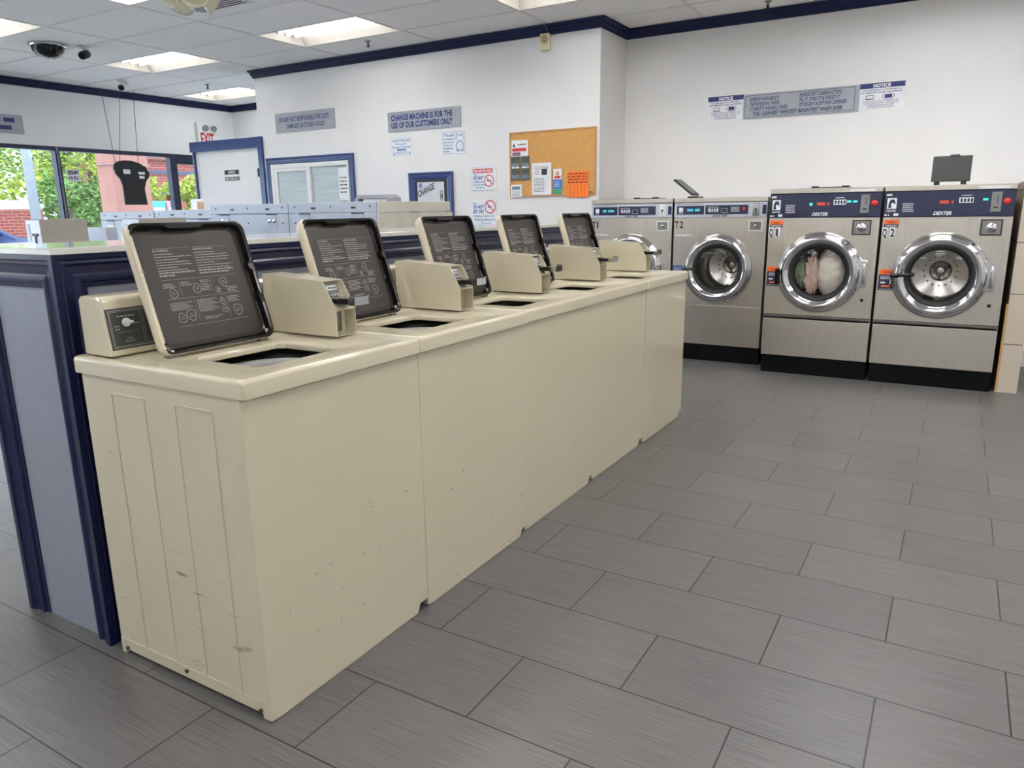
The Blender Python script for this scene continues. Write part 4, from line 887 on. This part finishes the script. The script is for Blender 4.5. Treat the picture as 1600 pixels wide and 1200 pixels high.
for (r0, r1, cc_) in ((.13, .15, c), (.165, .175, c), (.03, .045, c+Vector((-.045, 0, .075))), (.03, .045, c+Vector((.045, 0, .075)))):
    s_ = wd if r0 > .1 else wd*.9; L0 = [cc_+Vector((math.cos(q)*r0*s_*1.05, 0, math.sin(q)*r0*s_*1.15)) for q in [-2*math.pi*i/24 for i in range(24)]]; L1 = [cc_+Vector((math.cos(q)*r1*s_*1.05, 0, math.sin(q)*r1*s_*1.15)) for q in [-2*math.pi*i/24 for i in range(24)]]; mb.loft([L0, L1], 0, False)
mb.rect(c, XR, ZU, .003, wd*.1); mb.rect(c, XR, ZU, wd*.06, .003); mb.rect(c+Vector((-.04, 0, -wd*.2)), XR, ZU, .012, .018); mb.rect(c+Vector((.03, 0, -wd*.2)), XR, ZU, .012, .018)
mb.build('lettering', pblue, r_)
def nosign(mb, c, R, mi):
    for (a0, a1) in ((R*.84, R),):
        L0 = [c+Vector((math.cos(q)*a0, 0, math.sin(q)*a0)) for q in [-2*math.pi*i/32 for i in range(32)]]; L1 = [c+Vector((math.cos(q)*a1, 0, math.sin(q)*a1)) for q in [-2*math.pi*i/32 for i in range(32)]]; mb.loft([L0, L1], mi, False)
    d = Vector((.707, 0, -.707)); e = Vector((.707, 0, .707)); w_ = R*.08; mb.poly([c-d*R*.9-e*w_, c+d*R*.9-e*w_, c+d*R*.9+e*w_, c-d*R*.9+e*w_], mi)
r_, x0, x1, z0, z1 = S('plastic_notice', 'white do not overload notice with a red banner, left of the cork board', 'notice', YC, (737, 261), (776, 297), paper, .008)
mb = MB(); wd, h = x1-x0, z1-z0; mb.rect((x0+wd*.06, YC-.008, z1-h*.27), XR, ZU, wd*.8, h*.18, 1); mb.text('FOR A BETTER WASH', (x0+wd*.46, YC-.008, z1-h*.23), XR, ZU, h*.1, wd*.72, 'C', 2, .03, .001)
mb.text('Please', (x0+wd*.08, YC-.008, z1-h*.36), XR, ZU, h*.06, None, 'L', 0, .02, .001); mb.text('DO NOT', (x0+wd*.08, YC-.008, z1-h*.54), XR, ZU, h*.14, wd*.42, 'L', 0, .05, .001); mb.text('OVERLOAD', (x0+wd*.08, YC-.008, z1-h*.68), XR, ZU, h*.09, wd*.42, 'L', 0, .02, .001); mb.dashes((x0+wd*.08, YC-.008, z1-h*.79), XR, ZU, wd*.5, h*.04, 0, seed=3); mb.dashes((x0+wd*.15, YC-.008, z1-h*.9), XR, ZU, wd*.4, h*.04, 0, seed=7)
nosign(mb, Vector((x0+wd*.72, YC-.0088, z0+h*.4)), wd*.2, 1); mb.dashes((x0+wd*.62, YC-.008, z0+h*.38), XR, ZU, wd*.2, h*.05, 0, seed=5); mb.frame((x0+.004, YC-.008, z0+.004), XR, ZU, wd*.88, h-.01, .0018, 0)
mb.build('lettering', [pblue, pred, paper], r_)
r_, x0, x1, z0, z1 = S('plastic_notice', 'white do not sit on notice with a red ring, left of the cork board', 'notice', YC, (737, 313.5), (777, 351), paper, .004)
mb = MB(); wd, h = x1-x0, z1-z0
mb.text('Please', (x0+wd*.06, YC-.004, z1-h*.14), XR, ZU, h*.06, None, 'L', 0, .02, .001); mb.text('DO NOT', (x0+wd*.06, YC-.004, z1-h*.33), XR, ZU, h*.14, wd*.42, 'L', 0, .05, .001); mb.text('SIT ON', (x0+wd*.06, YC-.004, z1-h*.52), XR, ZU, h*.14, wd*.42, 'L', 0, .05, .001)
mb.text('Folding Tables Or', (x0+wd*.1, YC-.004, z1-h*.68), XR, ZU, h*.09, wd*.8, 'L', 0, .01, .001); mb.text('Washing Machines', (x0+wd*.1, YC-.004, z1-h*.83), XR, ZU, h*.09, wd*.85, 'L', 0, .01, .001); mb.text('Thank You!', (x0+wd*.35, YC-.004, z1-h*.96), XR, ZU, h*.07, wd*.4, 'L', 0, .01, .001)
nosign(mb, Vector((x0+wd*.74, YC-.0048, z1-h*.27)), wd*.22, 1); mb.dashes((x0+wd*.64, YC-.004, z1-h*.3), XR, ZU, wd*.2, h*.06, 0, seed=5)
mb.build('lettering', [pblue, pred], r_)
# change machine panel framed in blue moulding
p, q = pY(640, 270, YC), pY(708, 267.5, YC); X0_, X1_, ZT_ = p.x, q.x, q.z
t = thing('change_machine', 'change machine face set in a blue moulded frame beside the cream row', 'change machine', ((X0_+X1_)/2, YC, 0))
def bframe(root, x0, x1, z0, z1, Y, W, name='frame', three=False):
    pr = [(0, 0), (0, .03), (W*.2, .034), (W*.3, .024), (W*.5, .022), (W*.6, .028), (W*.75, .026), (W*.85, .014), (W, .012), (W, 0)]
    cs = [(x0, z0, 1, 1), (x1, z0, -1, 1), (x1, z1, -1, -1), (x0, z1, 1, -1), (x0, z0, 1, 1)]
    L = [[Vector((cx_+sx*u, Y-h_, cz_+sz*u)) for u, h_ in pr] for cx_, cz_, sx, sz in cs]
    mb = MB(); mb.loft(L, 0, False, flip=True); return mb.build(name, blue, root)
bframe(t, X0_, X1_, .75, ZT_, YC, .075)
MB().box(X0_+.07, X1_-.07, YC-.012, YC-.001, .82, ZT_-.07).build('panel', black, t)
a = pY(652, 285, YC); b = pY(697, 314, YC); sx0, sx1, sz1 = a.x, b.x, pY(660, 285, YC).z
MB().box(sx0+.012, sx1-.01, YC-.016, YC-.012, sz1-.34, sz1).build('sign_face', mat('pale_grey_sign', (206, 208, 214), .5), t)
mb = MB(); dr = Vector((.93, 0, .36)).normalized(); du = Vector((-.12, 0, 1)).normalized()
mb.text('CHANGE', (sx0+.02, YC-.0165, sz1-.155), dr, du, .065, .235, 'L', 0, .04, .001); mb.build('lettering', mat('dark_grey_ink', (80, 84, 92), .5), t)
mb = MB(); mb.poly([(sx0+.03+a_, YC-.0168, sz1-.015-b_) for a_, b_ in ((0, 0), (.0, .03), (.022, .055), (.044, .03), (.044, 0), (.022, -.006))][::-1]); mb.build('shield_mark', mat('violet_ink', (120, 120, 190), .5), t)
mb = MB(); mb.frame((sx1-.06, YC-.0168, sz1-.19), XR, ZU, .035, .1, .006); mb.text('$', (sx1-.043, YC-.0168, sz1-.165), XR, ZU, .045, None, 'C'); mb.build('coin_mark', dark_ink, t)

# sliding office window
p = pY(417.5, 248, YC); q = pY(553, 239, YC); wx0, wx1, wz1 = p.x, q.x, (p.z+q.z)/2; wz0 = wz1-.9
w2 = struct('window_7', MB().box(wx0+.06, wx1-.06, YC-.008, YC-.001, wz0+.06, wz1-.06), mat('pale_blind', (196, 196, 186), .6, var=.12, scale=2, stretch=(1, 1, 14)))
bframe(w2, wx0, wx1, wz0, wz1, YC, .085, 'window_frame')
mb = MB(); a0, a1, b0, b1 = wx0+.075, wx1-.075, wz0+.075, wz1-.075; xm = pY(486, 290, YC).x
mb.box(a0, a1, YC-.03, YC-.008, b1-.05, b1).box(a0, a0+.05, YC-.03, YC-.008, b0, b1-.05).box(a1-.03, a1, YC-.03, YC-.008, b0, b1-.05).box(a0+.05, a1-.03, YC-.03, YC-.008, b0, b0+.05)
mb.box(xm-.03, xm+.03, YC-.036, YC-.008, b0+.05, b1-.05); mb.box(a0+.05, a0+.1, YC-.026, YC-.008, b0+.05, b1-.05).box(a0+.1, xm-.03, YC-.026, YC-.008, b1-.09, b1-.05)
mb.build('sash', white, w2, .003)
MB().box(a0+.1, xm-.03, YC-.018, YC-.016, b0+.05, b1-.09).build('pane', glass, w2); MB().box(xm+.03, a1-.03, YC-.014, YC-.012, b0+.05, b1-.05).build('pane', glass, w2)
p = pY(528, 262, YC-.02); q = pY(547, 312, YC-.02)
t = thing('window_notice', 'white paper with printed lines taped on the right pane of the sliding window', 'notice', (p.x, YC-.02, q.z)); MB().box(p.x, q.x-.01, YC-.021, YC-.0195, q.z, p.z).build('sheet', paper, t)
mb = MB(); [mb.dashes((p.x+.02, YC-.021, q.z+.08+k*.04), XR, ZU, q.x-p.x-.05, .012, seed=k) for k in range(5)]; mb.build('print', dark_ink, t)

# cork board and papers
p, q = pY(797, 207.5, YC), pY(931.5, 304.8, YC); bx0, bx1, bz1, bz0 = p.x, q.x, p.z, q.z
t = thing('cork_board', 'cork notice board in a thin wooden frame on the middle wall', 'notice board', (bx0, YC, bz0))
MB().box(bx0+.01, bx1-.01, YC-.012, YC-.001, bz0+.01, bz1-.01).build('cork', cork, t)
mb = MB(); e = .016; mb.box(bx0, bx1, YC-.018, YC-.001, bz1-e, bz1).box(bx0, bx1, YC-.018, YC-.001, bz0, bz0+e).box(bx0, bx0+e, YC-.018, YC-.001, bz0+e, bz1-e).box(bx1-e, bx1, YC-.018, YC-.001, bz0+e, bz1-e); mb.build('frame', oak, t, .002)
YK = YC-.0185
def flyer(a, b, label, base, marks, mats, name='flyer', t_=.0015):
    p, q = pY(a[0], a[1], YK), pY(b[0], b[1], YK); r_ = thing(name, label, 'flyer', (p.x, YK, q.z), 'papers pinned on the cork board')
    MB().box(p.x, q.x, YK-t_, YK, q.z, p.z).build('sheet', base, r_); mb = MB(); marks(mb, p.x, q.x, q.z, p.z, YK-t_); mb.build('print', mats, r_); return r_
def mk_white(mb, x0, x1, z0, z1, y):
    w_, h = x1-x0, z1-z0; [mb.dashes((x0+w_*.15, y, z1-h*(.12+.04*k)), XR, ZU, w_*.7, h*.014, 0, seed=k) for k in range(3)]
    mb.rect((x0+w_*.5, y, z1-h*.38), XR, ZU, w_*.28, h*.18, 0); mb.ring((x0+w_*.28, y, z1-h*.3), (0, -1, 0), [(w_*.09, .0008), (w_*.07, .0008)], 16, 0)
    [mb.dashes((x0+w_*.1, y, z1-h*(.5+.045*k)), XR, ZU, w_*.55, h*.016, 0, seed=k+4) for k in range(10)]
flyer((831, 255), (861.5, 304), 'white printed sheet in the middle of the cork board', paper, mk_white, [dark_ink])
def mk_or(mb, x0, x1, z0, z1, y):
    w_, h = x1-x0, z1-z0; [mb.dashes((x0+w_*.05, y, z1-h*(.12+.11*k)), XR, ZU, w_*.9, h*.055, 0, seed=k) for k in range(4)]
    for k in range(1, 6): mb.rect((x0+w_*k/6, y, z0), XR, ZU, w_*.02, h*.5, 1)
flyer((886, 268), (919, 308), 'bright orange flyer with tear-off strips on the cork board', orangep, mk_or, [mat('dark_orange_ink', (150, 60, 20), .6), mat('orange_shadow_line', (190, 86, 20), .7)])
def mk_tall(mb, x0, x1, z0, z1, y):
    w_, h = x1-x0, z1-z0; mb.rect((x0, y, z0), XR, ZU, w_, h*.2, 1); mb.rect((x0, y, z0+h*.2), XR, ZU, w_, h*.38, 0); mb.rect((x0+w_*.15, y, z0+h*.62), XR, ZU, w_*.7, h*.1, 2); mb.ring((x0+w_*.5, y, z1-h*.18), (0, -1, 0), [(w_*.22, .0008), (.001, .0008)], 14, 3); [mb.dashes((x0+w_*.15, y, z0+h*(.3+.08*k)), XR, ZU, w_*.6, h*.02, 4, .0008, seed=k) for k in range(3)]
flyer((864.5, 264), (878, 303), 'narrow flyer with blue and green lower half, left of the orange flyer', paper, mk_tall, [mat('blue_ink', (52, 120, 190), .5), mat('green_ink', (70, 160, 120), .5), pred, mat('skin_ink', (220, 160, 150), .6), paper])
def mk_pic(mb, x0, x1, z0, z1, y):
    w_, h = x1-x0, z1-z0
    for k in range(4): mb.rect((x0+w_*.1, y, z0+h*(.06+.24*k)), XR, ZU, w_*.8, h*.16, k % 2)
    mb.dashes((x0+w_*.1, y, z0+h*.5), XR, ZU, w_*.8, h*.06, 2, .0009)
dcard = mat('dark_card', (86, 86, 84), .6)
flyer((798, 245), (813, 281.5), 'dark picture card at the left edge of the cork board', dcard, mk_pic, [mat('slate_ink', (110, 130, 140), .6), mat('moss_ink', (70, 80, 66), .6), paper])
flyer((814, 244), (827.5, 281), 'dark picture card just left of the white printed sheet', dcard, mk_pic, [MATS['slate_ink'], MATS['moss_ink'], paper])
def mk_news(mb, x0, x1, z0, z1, y):
    w_, h = x1-x0, z1-z0; mb.rect((x0+w_*.05, y, z0+h*.32), XR, ZU, w_*.85, h*.2, 1); mb.poly([(x0+w_*.08, y-.0006, z0+h*.6), (x0+w_*.25, y-.0006, z0+h*.6), (x0+w_*.16, y-.0006, z0+h*.85)], 0); mb.dashes((x0+w_*.4, y, z0+h*.7), XR, ZU, w_*.5, h*.07, 0, seed=1); mb.rect((x0+w_*.05, y, z0+h*.05), XR, ZU, w_*.5, h*.22, 2)
flyer((799, 220), (825, 244), 'curled newspaper clipping at the top left of the cork board', paper, mk_news, [dark_ink, pred, mat('photo_ink', (130, 110, 104), .6)])
def mk_s(mb, x0, x1, z0, z1, y):
    w_, h = x1-x0, z1-z0; mb.rect((x0+w_*.1, y, z1-h*.4), XR, ZU, w_*.75, h*.26, 0); [mb.dashes((x0+w_*.1, y, z0+h*(.1+.12*k)), XR, ZU, w_*.8, h*.04, 1, seed=k) for k in range(4)]
flyer((799, 289), (816, 308), 'small white card hanging over the lower left corner of the cork board', paper, mk_s, [MATS['slate_ink'], dark_ink], t_=.008)
mb = MB()
for k, (px, py, m_) in enumerate(((847, 211, paper), (922, 300, dark_ink), (925, 300, dark_ink))):
    p = pY(px, py, YK); tag(MB().ring(p, (0, -1, 0), [(.006, 0), (.006, .005), (.004, .009), (.001, .01)], 12).build('push_pin', m_), ('white push pin near the top of the cork board', 'dark push pin at the lower right corner of the cork board', 'dark push pin nearest the right frame of the cork board')[k], 'push pin')
# chime box with its wire
p = pY(854, 64, YC); t = thing('chime_box', 'ivory speaker box with a round grille under the crown moulding', 'speaker', (p.x, YC, p.z))
MB().box(p.x-.05, p.x+.05, YC-.04, YC-.001, p.z-.085, p.z+.06).build('housing', ivory, t, .006)
mb = MB(); mb.ring((p.x, YC-.04, p.z+.005), (0, -1, 0), [(.036, .001), (.03, .001)], 24); [mb.obox((p.x+math.cos(a)*.006-.004*0, YC-.0405, p.z+.005+math.sin(a)*.006), (math.cos(a), 0, math.sin(a)), (-math.sin(a), 0, math.cos(a)), (0, -1, 0), .022, .01, .001) for a in [math.pi/3*i for i in range(6)]]; mb.build('grille', mat('brown_grille', (112, 92, 62), .5), t)
MB().tube([(p.x+.03, YC-.02, p.z+.06), (p.x+.03, YC-.065, p.z+.1), (p.x-.01, YC-.07, p.z+.15), (p.x-.05, YC-.066, ZC-.004)], .003, 6).build('wire', dchrome, t)
# sign group on the back wall over the steel washers
def notice(a, b, label):
    r_, x0, x1, z0, z1 = S('notice_sign', label, 'sign', YD, a, b, paper, .004)
    mb = MB(); wd, h = x1-x0, z1-z0; y = YD-.004
    mb.rect((x0, y, z1-h*.2), XR, ZU, wd, h*.2, 0); mb.text('NOTICE', (x0+wd/2, y, z1-h*.17), XR, ZU, h*.13, wd*.38, 'C', 1, .05, .0014)
    mb.text('HIGH EFFICIENCY HE DETERGENT IS', (x0+wd/2, y, z1-h*.3), XR, ZU, h*.055, wd*.85, 'C', 0, .02, .001); mb.text('RECOMMENDED FOR BEST PERFORMANCE', (x0+wd/2, y, z1-h*.39), XR, ZU, h*.055, wd*.9, 'C', 0, .02, .001)
    mb.frame((x0+wd*.16, y, z1-h*.62), XR, ZU, wd*.18, h*.16, .004, 2); mb.rect((x0+wd*.16, y, z1-h*.62), XR, ZU, wd*.18, h*.035, 2)
    c = Vector((x0+wd*.66, y-.0008, z1-h*.53)); L0 = [c+Vector((math.cos(q)*wd*.12, 0, math.sin(q)*h*.105)) for q in [-2*math.pi*i/32 for i in range(32)]]; L1 = [c+Vector((math.cos(q)*wd*.135, 0, math.sin(q)*h*.12)) for q in [-2*math.pi*i/32 for i in range(32)]]; mb.loft([L0, L1], 3, False)
    mb.rect((x0+wd*.58, y, z1-h*.6), XR, ZU, wd*.16, h*.14, 0)
    for k, s in enumerate(('IF USING NON HE DETERGENT USE', 'HALF OF THE NORMAL AMOUNT OF', 'DETERGENT REQUIRED IN ORDER', 'TO AVOID OVERSUDSING')): mb.text(s, (x0+wd/2, y, z1-h*(.71+.08*k)), XR, ZU, h*.048, wd*(.78 if k < 2 else .6), 'C', 0, .01, .001)
    mb.build('lettering', [signblue, paper, dark_ink, mat('purple_ink', (110, 60, 130), .6)], r_)
notice((1107, 152.5), (1161.5, 186), 'white notice with navy header at the left end of the long silver sign')
notice((1343.5, 132), (1411, 167.5), 'white notice with navy header at the right end of the long silver sign')
p, q = pY(1162.5, 148.6, YD), pY(1341, 174.5, YD)
r_ = signbox('wash_results_sign', 'long silver sign about wash results on the wall over the steel washers', 'sign', p.x, q.x, (pY(1162, 187, YD).z+q.z)/2, (p.z+pY(1341, 132.5, YD).z)/2, YD, signsil, .01, None, None, .002)
x0, x1, z1, z0 = p.x, q.x, (p.z+pY(1341, 132.5, YD).z)/2, (pY(1162, 187, YD).z+q.z)/2; wd, h = x1-x0, z1-z0; y = YD-.01; mb = MB()
mb.frame((x0+.016, y, z0+.012), XR, ZU, wd-.05, h-.024, .004)
for k, s in enumerate(('SUPERIOR WASH RESULTS', 'THE PROFESSIONAL WASHER', '2 COMPLETE WASHES & 3 RINSES')): mb.text(s, (x0+wd*.06, y, z1-h*(.29+.19*k)), XR, ZU+XR*.12, h*.145, wd*(.26, .27, .34)[k], 'L', 0, .03, .001)
for k, s in enumerate(('REVERSE DIRT CHASING ACTION', 'FILL IT, START IT & FORGET IT', 'DETERGENT & SOFTENER DISPENSER')): mb.text(s, (x0+wd*.5, y, z1-h*(.26+.19*k)), XR, ZU+XR*.12, h*.145, wd*(.35, .34, .4)[k], 'L', 0, .03, .001)
mb.text('THE CLEANEST WHITEST BRIGHTEST WASH EVER', (x0+wd*.09, y, z1-h*.87), XR, ZU+XR*.1, h*.15, wd*.78, 'L', 0, .04, .001); mb.build('lettering', mat('slate_blue_ink', (60, 70, 108), .5), r_)
mb = MB(); [mb.cut().ring((x0+.009, y, z), (0, -1, 0), [(.009, 0), (.008, .004), (.001, .005)], 12) for z in (z0+.012, z1-.012)]; mb.build('screw', chrome, r_)
# exit sign high on the window wall
p = pX(303, 192, XL+.03); q = pX(334, 222, XL+.03)
t = thing('exit_sign', 'white EXIT sign with emergency lamps above the office door, partly hidden', 'exit sign', (XL, (p.y+q.y)/2, q.z-.05))
ya, yb = pX(304, 200, XL).y, pX(333, 200, XL).y; za, zb = 2.18, pX(318, 193, XL).z
MB().box(XL+.001, XL+.07, ya, yb, za, zb).build('housing', white, t, .004)
mb = MB(); zz = pX(318, 227, XL).z; mb.text('EXIT', (XL+.0705, ya+.04, zz), YR, ZU, pX(318, 208, XL).z-zz, yb-ya-.1, 'L', 0, .03, .001); mb.build('lettering', mat('exit_red', (170, 30, 44), .5, emit=(200, 30, 40), strength=.1), t)
for f in (.35, .78): MB().ring((XL+.07, ya+(yb-ya)*f, zb-.07), (1, 0, -.2), [(.03, 0), (.045, .03), (.045, .05), (.04, .052), (.001, .045)], 16).build('emergency_lamp', dchrome, t)
# sign at far left on the window wall
ya, yb = pX(-40, 195, XL).y, pX(36, 195, XL).y; z_ = pX(20, 194, XL).z
t = thing('wall_sign', 'grey sign cut by the left edge, above the left windows', 'sign', (XL, yb, z_)); MB().box(XL+.001, XL+.01, ya, yb, z_-.11, z_+.11).build('board', signsil, t, .002)
mb = MB(); [mb.dashes((XL+.0105, ya+.1, z_+.02-.09*k), YR, ZU, yb-ya-.2, .05, seed=k) for k in range(2)]; mb.build('lettering', signblue, t)

# hanging black panel in front of the window
XH = -9.98
pts_px = [(176, 262), (177, 256), (183, 252), (193, 250.5), (205, 251.5), (218, 256), (227, 262), (232, 270), (232, 276), (227, 284), (225, 295), (228, 310), (230, 320), (195, 320), (193, 305), (191, 290), (187, 280), (180, 272)]
P = [pX(a, b, XH) for a, b in pts_px]; c_ = P[9]
t = thing('hanging_panel', 'black rounded panel hung on thin wires in front of the window', 'hanging sign', (XH, P[4].y, P[4].z))
MB().prism(P, (.02, 0, 0)).build('panel', black, t)
mb = MB()
for (a, b, c, d) in ((193, 265, 203, 271.5), (216.5, 269, 226, 272.5), (218, 275, 225.5, 279)):
    p = pX(a, d, XH+.02); q = pX(c, b, XH+.02); mb.rect((XH+.02, p.y, p.z), YR, ZU, q.y-p.y, q.z-p.z, 0, .001)
mb.build('sticker', paper, t)
for (a, b, c, d) in ((187, 250, 187, 157), (181, 256, 160, 152), (216, 256, 209, 158)):
    p = pX(a, b+3, XH+.01); q = pX(c, d, XH+.01); k = (ZC-p.z)/(q.z-p.z); q = p+(q-p)*k; MB().cyl(p, q, .0035, n=6).build('wire', dkgrey, t)
# mirrored FREE WIFI sticker on the pane
ya, yb = pX(104, 272, XL-.035).y, pX(124, 272, XL-.035).y; za, zb = pX(114, 283, XL-.035).z, pX(114, 265, XL-.035).z
t = thing('window_sticker', 'white sticker lettered FREE WI-FI seen mirrored on the window pane', 'sticker', (XL-.035, ya, za)); MB().box(XL-.0385, XL-.036, ya, yb, za, zb).build('sheet', paper, t)
mb = MB(); hh = zb-za; mb.text('FREE', (XL-.0352, yb-.01, zb-hh*.42), -YR, ZU, hh*.32, (yb-ya)*.85, 'L', 0, .04, -.0002); mb.text('Wi', (XL-.0352, yb-(yb-ya)*.5, za+hh*.12), -YR, ZU, hh*.3, (yb-ya)*.35, 'L', 0, .03, -.0002)
mb.poly([(XL-.0352, ya+(yb-ya)*f, za+hh*g) for f, g in ((.95, .12), (.95, .42), (.55, .42), (.55, .12))]); mb.text('Fi', (XL-.0348, yb-.012, za+hh*.14), -YR, ZU, hh*.24, (yb-ya)*.3, 'L', 1, .03, -.0002); mb.build('lettering', [dark_ink, paper], t)

# ------------------------------------------------------------------ outdoors
asph = mat('pale_concrete_ground', (200, 198, 192), .9, var=.1)
struct('ground', MB().box(-70, XL-.1, -40, 60, -.2, -.05), asph)
XC = -12.6
stucco = mat('pink_stucco', (150, 108, 98), .85, var=.04)
a = pX(172, 240, XC); b = pX(229, 240, XC); w_ = .5
t = thing('column', 'pink stucco column outside behind the hanging black panel', 'column', (XC-w_/2, (a.y+b.y)/2, -.05))
MB().box(XC-.45, XC, a.y, b.y, -.05, 3.6).build('shaft', stucco, t, .01); MB().box(XC-.48, XC+.02, a.y-.02, b.y+.02, pX(200, 258, XC).z, pX(200, 258, XC).z+.02).build('band', mat('stucco_joint', (150, 124, 118), .9), t)
rbrick = brick_mat('red_brick', (140, 62, 52), (122, 54, 48), (140, 108, 100), .25, .09, .012)
XB = -27
y0_, y1_ = pX(226, 280, XB).y, pX(330, 280, XB).y; zt_ = pX(250, 250, XB).z
t = thing('brick_building', 'red brick building with dark window bands outside the right windows', 'building', (XB-3, y0_, -.05))
MB().box(XB-6, XB, y0_, y1_+4, -.05, zt_).build('wall', rbrick, t)
for k, (pa, pb) in enumerate(((266, 272), (300, 305))): MB().box(XB-.1, XB+.06, y0_, y1_+4, pX(250, pb, XB).z, pX(250, pa, XB).z).build('window_band', mat('dark_band', (64, 62, 84), .4), t)
MB().box(XB-6.1, XB+.15, y0_-.1, y1_+4, zt_, zt_+.25).build('parapet', mat('parapet_brown', (120, 80, 78), .7), t)
XW_ = -24; t = thing('brick_building', 'low red brick building outside the left window', 'building', (XW_-2, 0, -.05))
y0_, y1_ = pX(-40, 340, XW_).y, pX(68, 340, XW_).y; MB().box(XW_-4, XW_, y0_-2, y1_, -.05, pX(30, 327, XW_).z).build('wall', rbrick, t)
p = pX(9, 325, XW_-6); q = pX(62, 313, XW_-6); t = thing('white_shed', 'white box-like shed roof behind the low brick building', 'building', (XW_-7, p.y, -.05)); MB().box(XW_-8, XW_-6, p.y, q.y, -.05, q.z).build('shed_body', white, t)
# car
XK = -19.5; y0_ = pX(-30, 350, XK).y; y1_ = pX(26, 350, XK).y; zt_ = pX(8, 341, XK).z
t = thing('car', 'dark blue car parked outside, cut by the left edge', 'car', (XK, (y0_+y1_)/2, -.05))
navc = mat('car_paint', (40, 56, 104), .2, coat=1); yb_ = y1_+.5
MB().prism([(XK-1.7, y1_-4, .2), (XK-1.7, yb_, .2), (XK-1.7, yb_+.02, zt_*.55), (XK-1.7, y1_-.1, zt_*.68), (XK-1.7, y1_-.8, zt_), (XK-1.7, y1_-2.6, zt_), (XK-1.7, y1_-3.4, zt_*.66), (XK-1.7, y1_-4.1, zt_*.6)], (1.7, 0, 0)).build('body', navc, t, .06)
MB().prism([(XK+.001, y1_-.35, zt_*.68), (XK+.001, y1_-.85, zt_*.95), (XK+.001, y1_-2.5, zt_*.95), (XK+.001, y1_-3, zt_*.68)], (.012, 0, 0)).build('window', blackg, t)
for yy in (y1_-.35, y1_-3.2): MB().cyl((XK-.2, yy, .3), (XK+.02, yy, .3), .35, n=20).build('wheel', dkgrey, t)
# lamp post
XP = -17; a = pX(36, 200, XP); b = pX(56, 345, XP); yb2 = (a.y+b.y)/2
t = thing('lamp_post', 'pale grey lamp post outside the left window', 'lamp post', (XP, yb2, -.05)); MB().cyl((XP, yb2, -.05), (XP, yb2, 6), .1, .085, n=16).build('post', mat('post_grey', (128, 136, 146), .5), t)
MB().box(XP-.2, XP+.2, yb2-.2, yb2+.2, -.05, .3).build('base', asph, t)
# newspaper boxes
XN = -13.6
for k, (pa, pb, col, lb) in enumerate(((236, 259, (60, 150, 178), 'light blue box outside the right window'), (261, 276, (176, 130, 134), 'pink box outside the right window'))):
    ya, yb = pX(pa, 320, XN).y, pX(pb, 320, XN).y; zt_ = pX(250, 314.5, XN).z
    t = thing('news_box', lb, 'box', (XN, ya, -.05)); MB().box(XN-.4, XN, ya, yb, .1, zt_).build('case', mat('boxcol%d' % k, col, .4), t, .01); MB().box(XN, XN+.01, ya+.05, yb-.05, zt_-.45, zt_-.12).build('window', white, t); MB().box(XN-.3, XN-.1, ya+.05, yb-.05, -.05, .1).build('pedestal', dkgrey, t)
ya = pX(266, 309, XL).y; tag(MB().box(XL-.038, XL-.036, ya-.035, ya+.035, pX(268, 313, XL).z, pX(268, 305, XL).z).build('window_sticker', mat('brown_sticker', (150, 96, 60), .6)), 'small square brown sticker low on the right window pane', 'sticker')
leafA = mat('leaf_green', (98, 132, 66), .7, var=.35, scale=.9); leafB = mat('leaf_yellow_green', (150, 166, 66), .7, var=.3, scale=.9); bark = mat('bark', (96, 82, 70), .9)
def tree(x, y, h, r, n, ls, label, m_, seed, zb=.6):
    t = thing('tree', label, 'tree', (x, y, -.05), 'trees outside the windows'); rr = random.Random(seed); mb = MB()
    MB().cyl((x, y, -.05), (x, y, h*.55), .16, .08, n=10).build('trunk', bark, t)
    bl = [(x+rr.uniform(-.6, .6)*r, y+rr.uniform(-.75, .75)*r, zb+rr.uniform(.1, .95)*(h-zb), r*rr.uniform(.3, .55)) for _ in range(22)]
    for i in range(n):
        b = bl[i % 22]; d = Vector((rr.gauss(0, 1), rr.gauss(0, 1), rr.gauss(0, 1))).normalized()*b[3]*rr.uniform(.75, 1.05)
        c = Vector(b[:3])+d; u = Vector((rr.gauss(0, 1), rr.gauss(0, 1), rr.gauss(0, .6))).normalized(); v = u.cross(Vector((rr.gauss(0, 1), rr.gauss(0, 1), rr.gauss(0, 1)))).normalized(); s = ls*rr.uniform(.6, 1.3)
        mb.poly([c-u*s, c+v*s*.5, c+u*s, c-v*s*.5])
    mb.build('foliage', m_, t)
def ty(px, X): return pX(px, 300, X).y
tree(-25, ty(105, -25), 6.6, 1.9, 9000, .085, 'big green tree outside between the lamp post and the window mullion', leafA, 1, .2)
tree(-20.5, ty(147, -20.5), 5.2, 1.25, 6500, .07, 'yellow-green tree outside right of the window mullion', leafB, 2, .2)
tree(-17.6, ty(118, -17.6), 2.2, .7, 3000, .06, 'darker low tree outside in front of the bigger ones', leafA, 3, .1)
tree(-37, ty(20, -37), 4.6, 3.0, 4500, .13, 'low green tree outside behind the lamp post', leafB, 4, .5)
tree(-18.3, ty(249, -18.3), 2.2, .4, 1300, .06, 'small yellow-green tree in front of the brick building', leafB, 5, .9)
tree(-19, ty(300, -19), 2.3, .36, 1300, .06, 'small yellow-green tree seen through the glazed door', leafB, 6, 1.0)
tree(-38, ty(236, -38), 9.5, 2.4, 4500, .16, 'tall green tree behind the brick building', leafA, 8, 4)
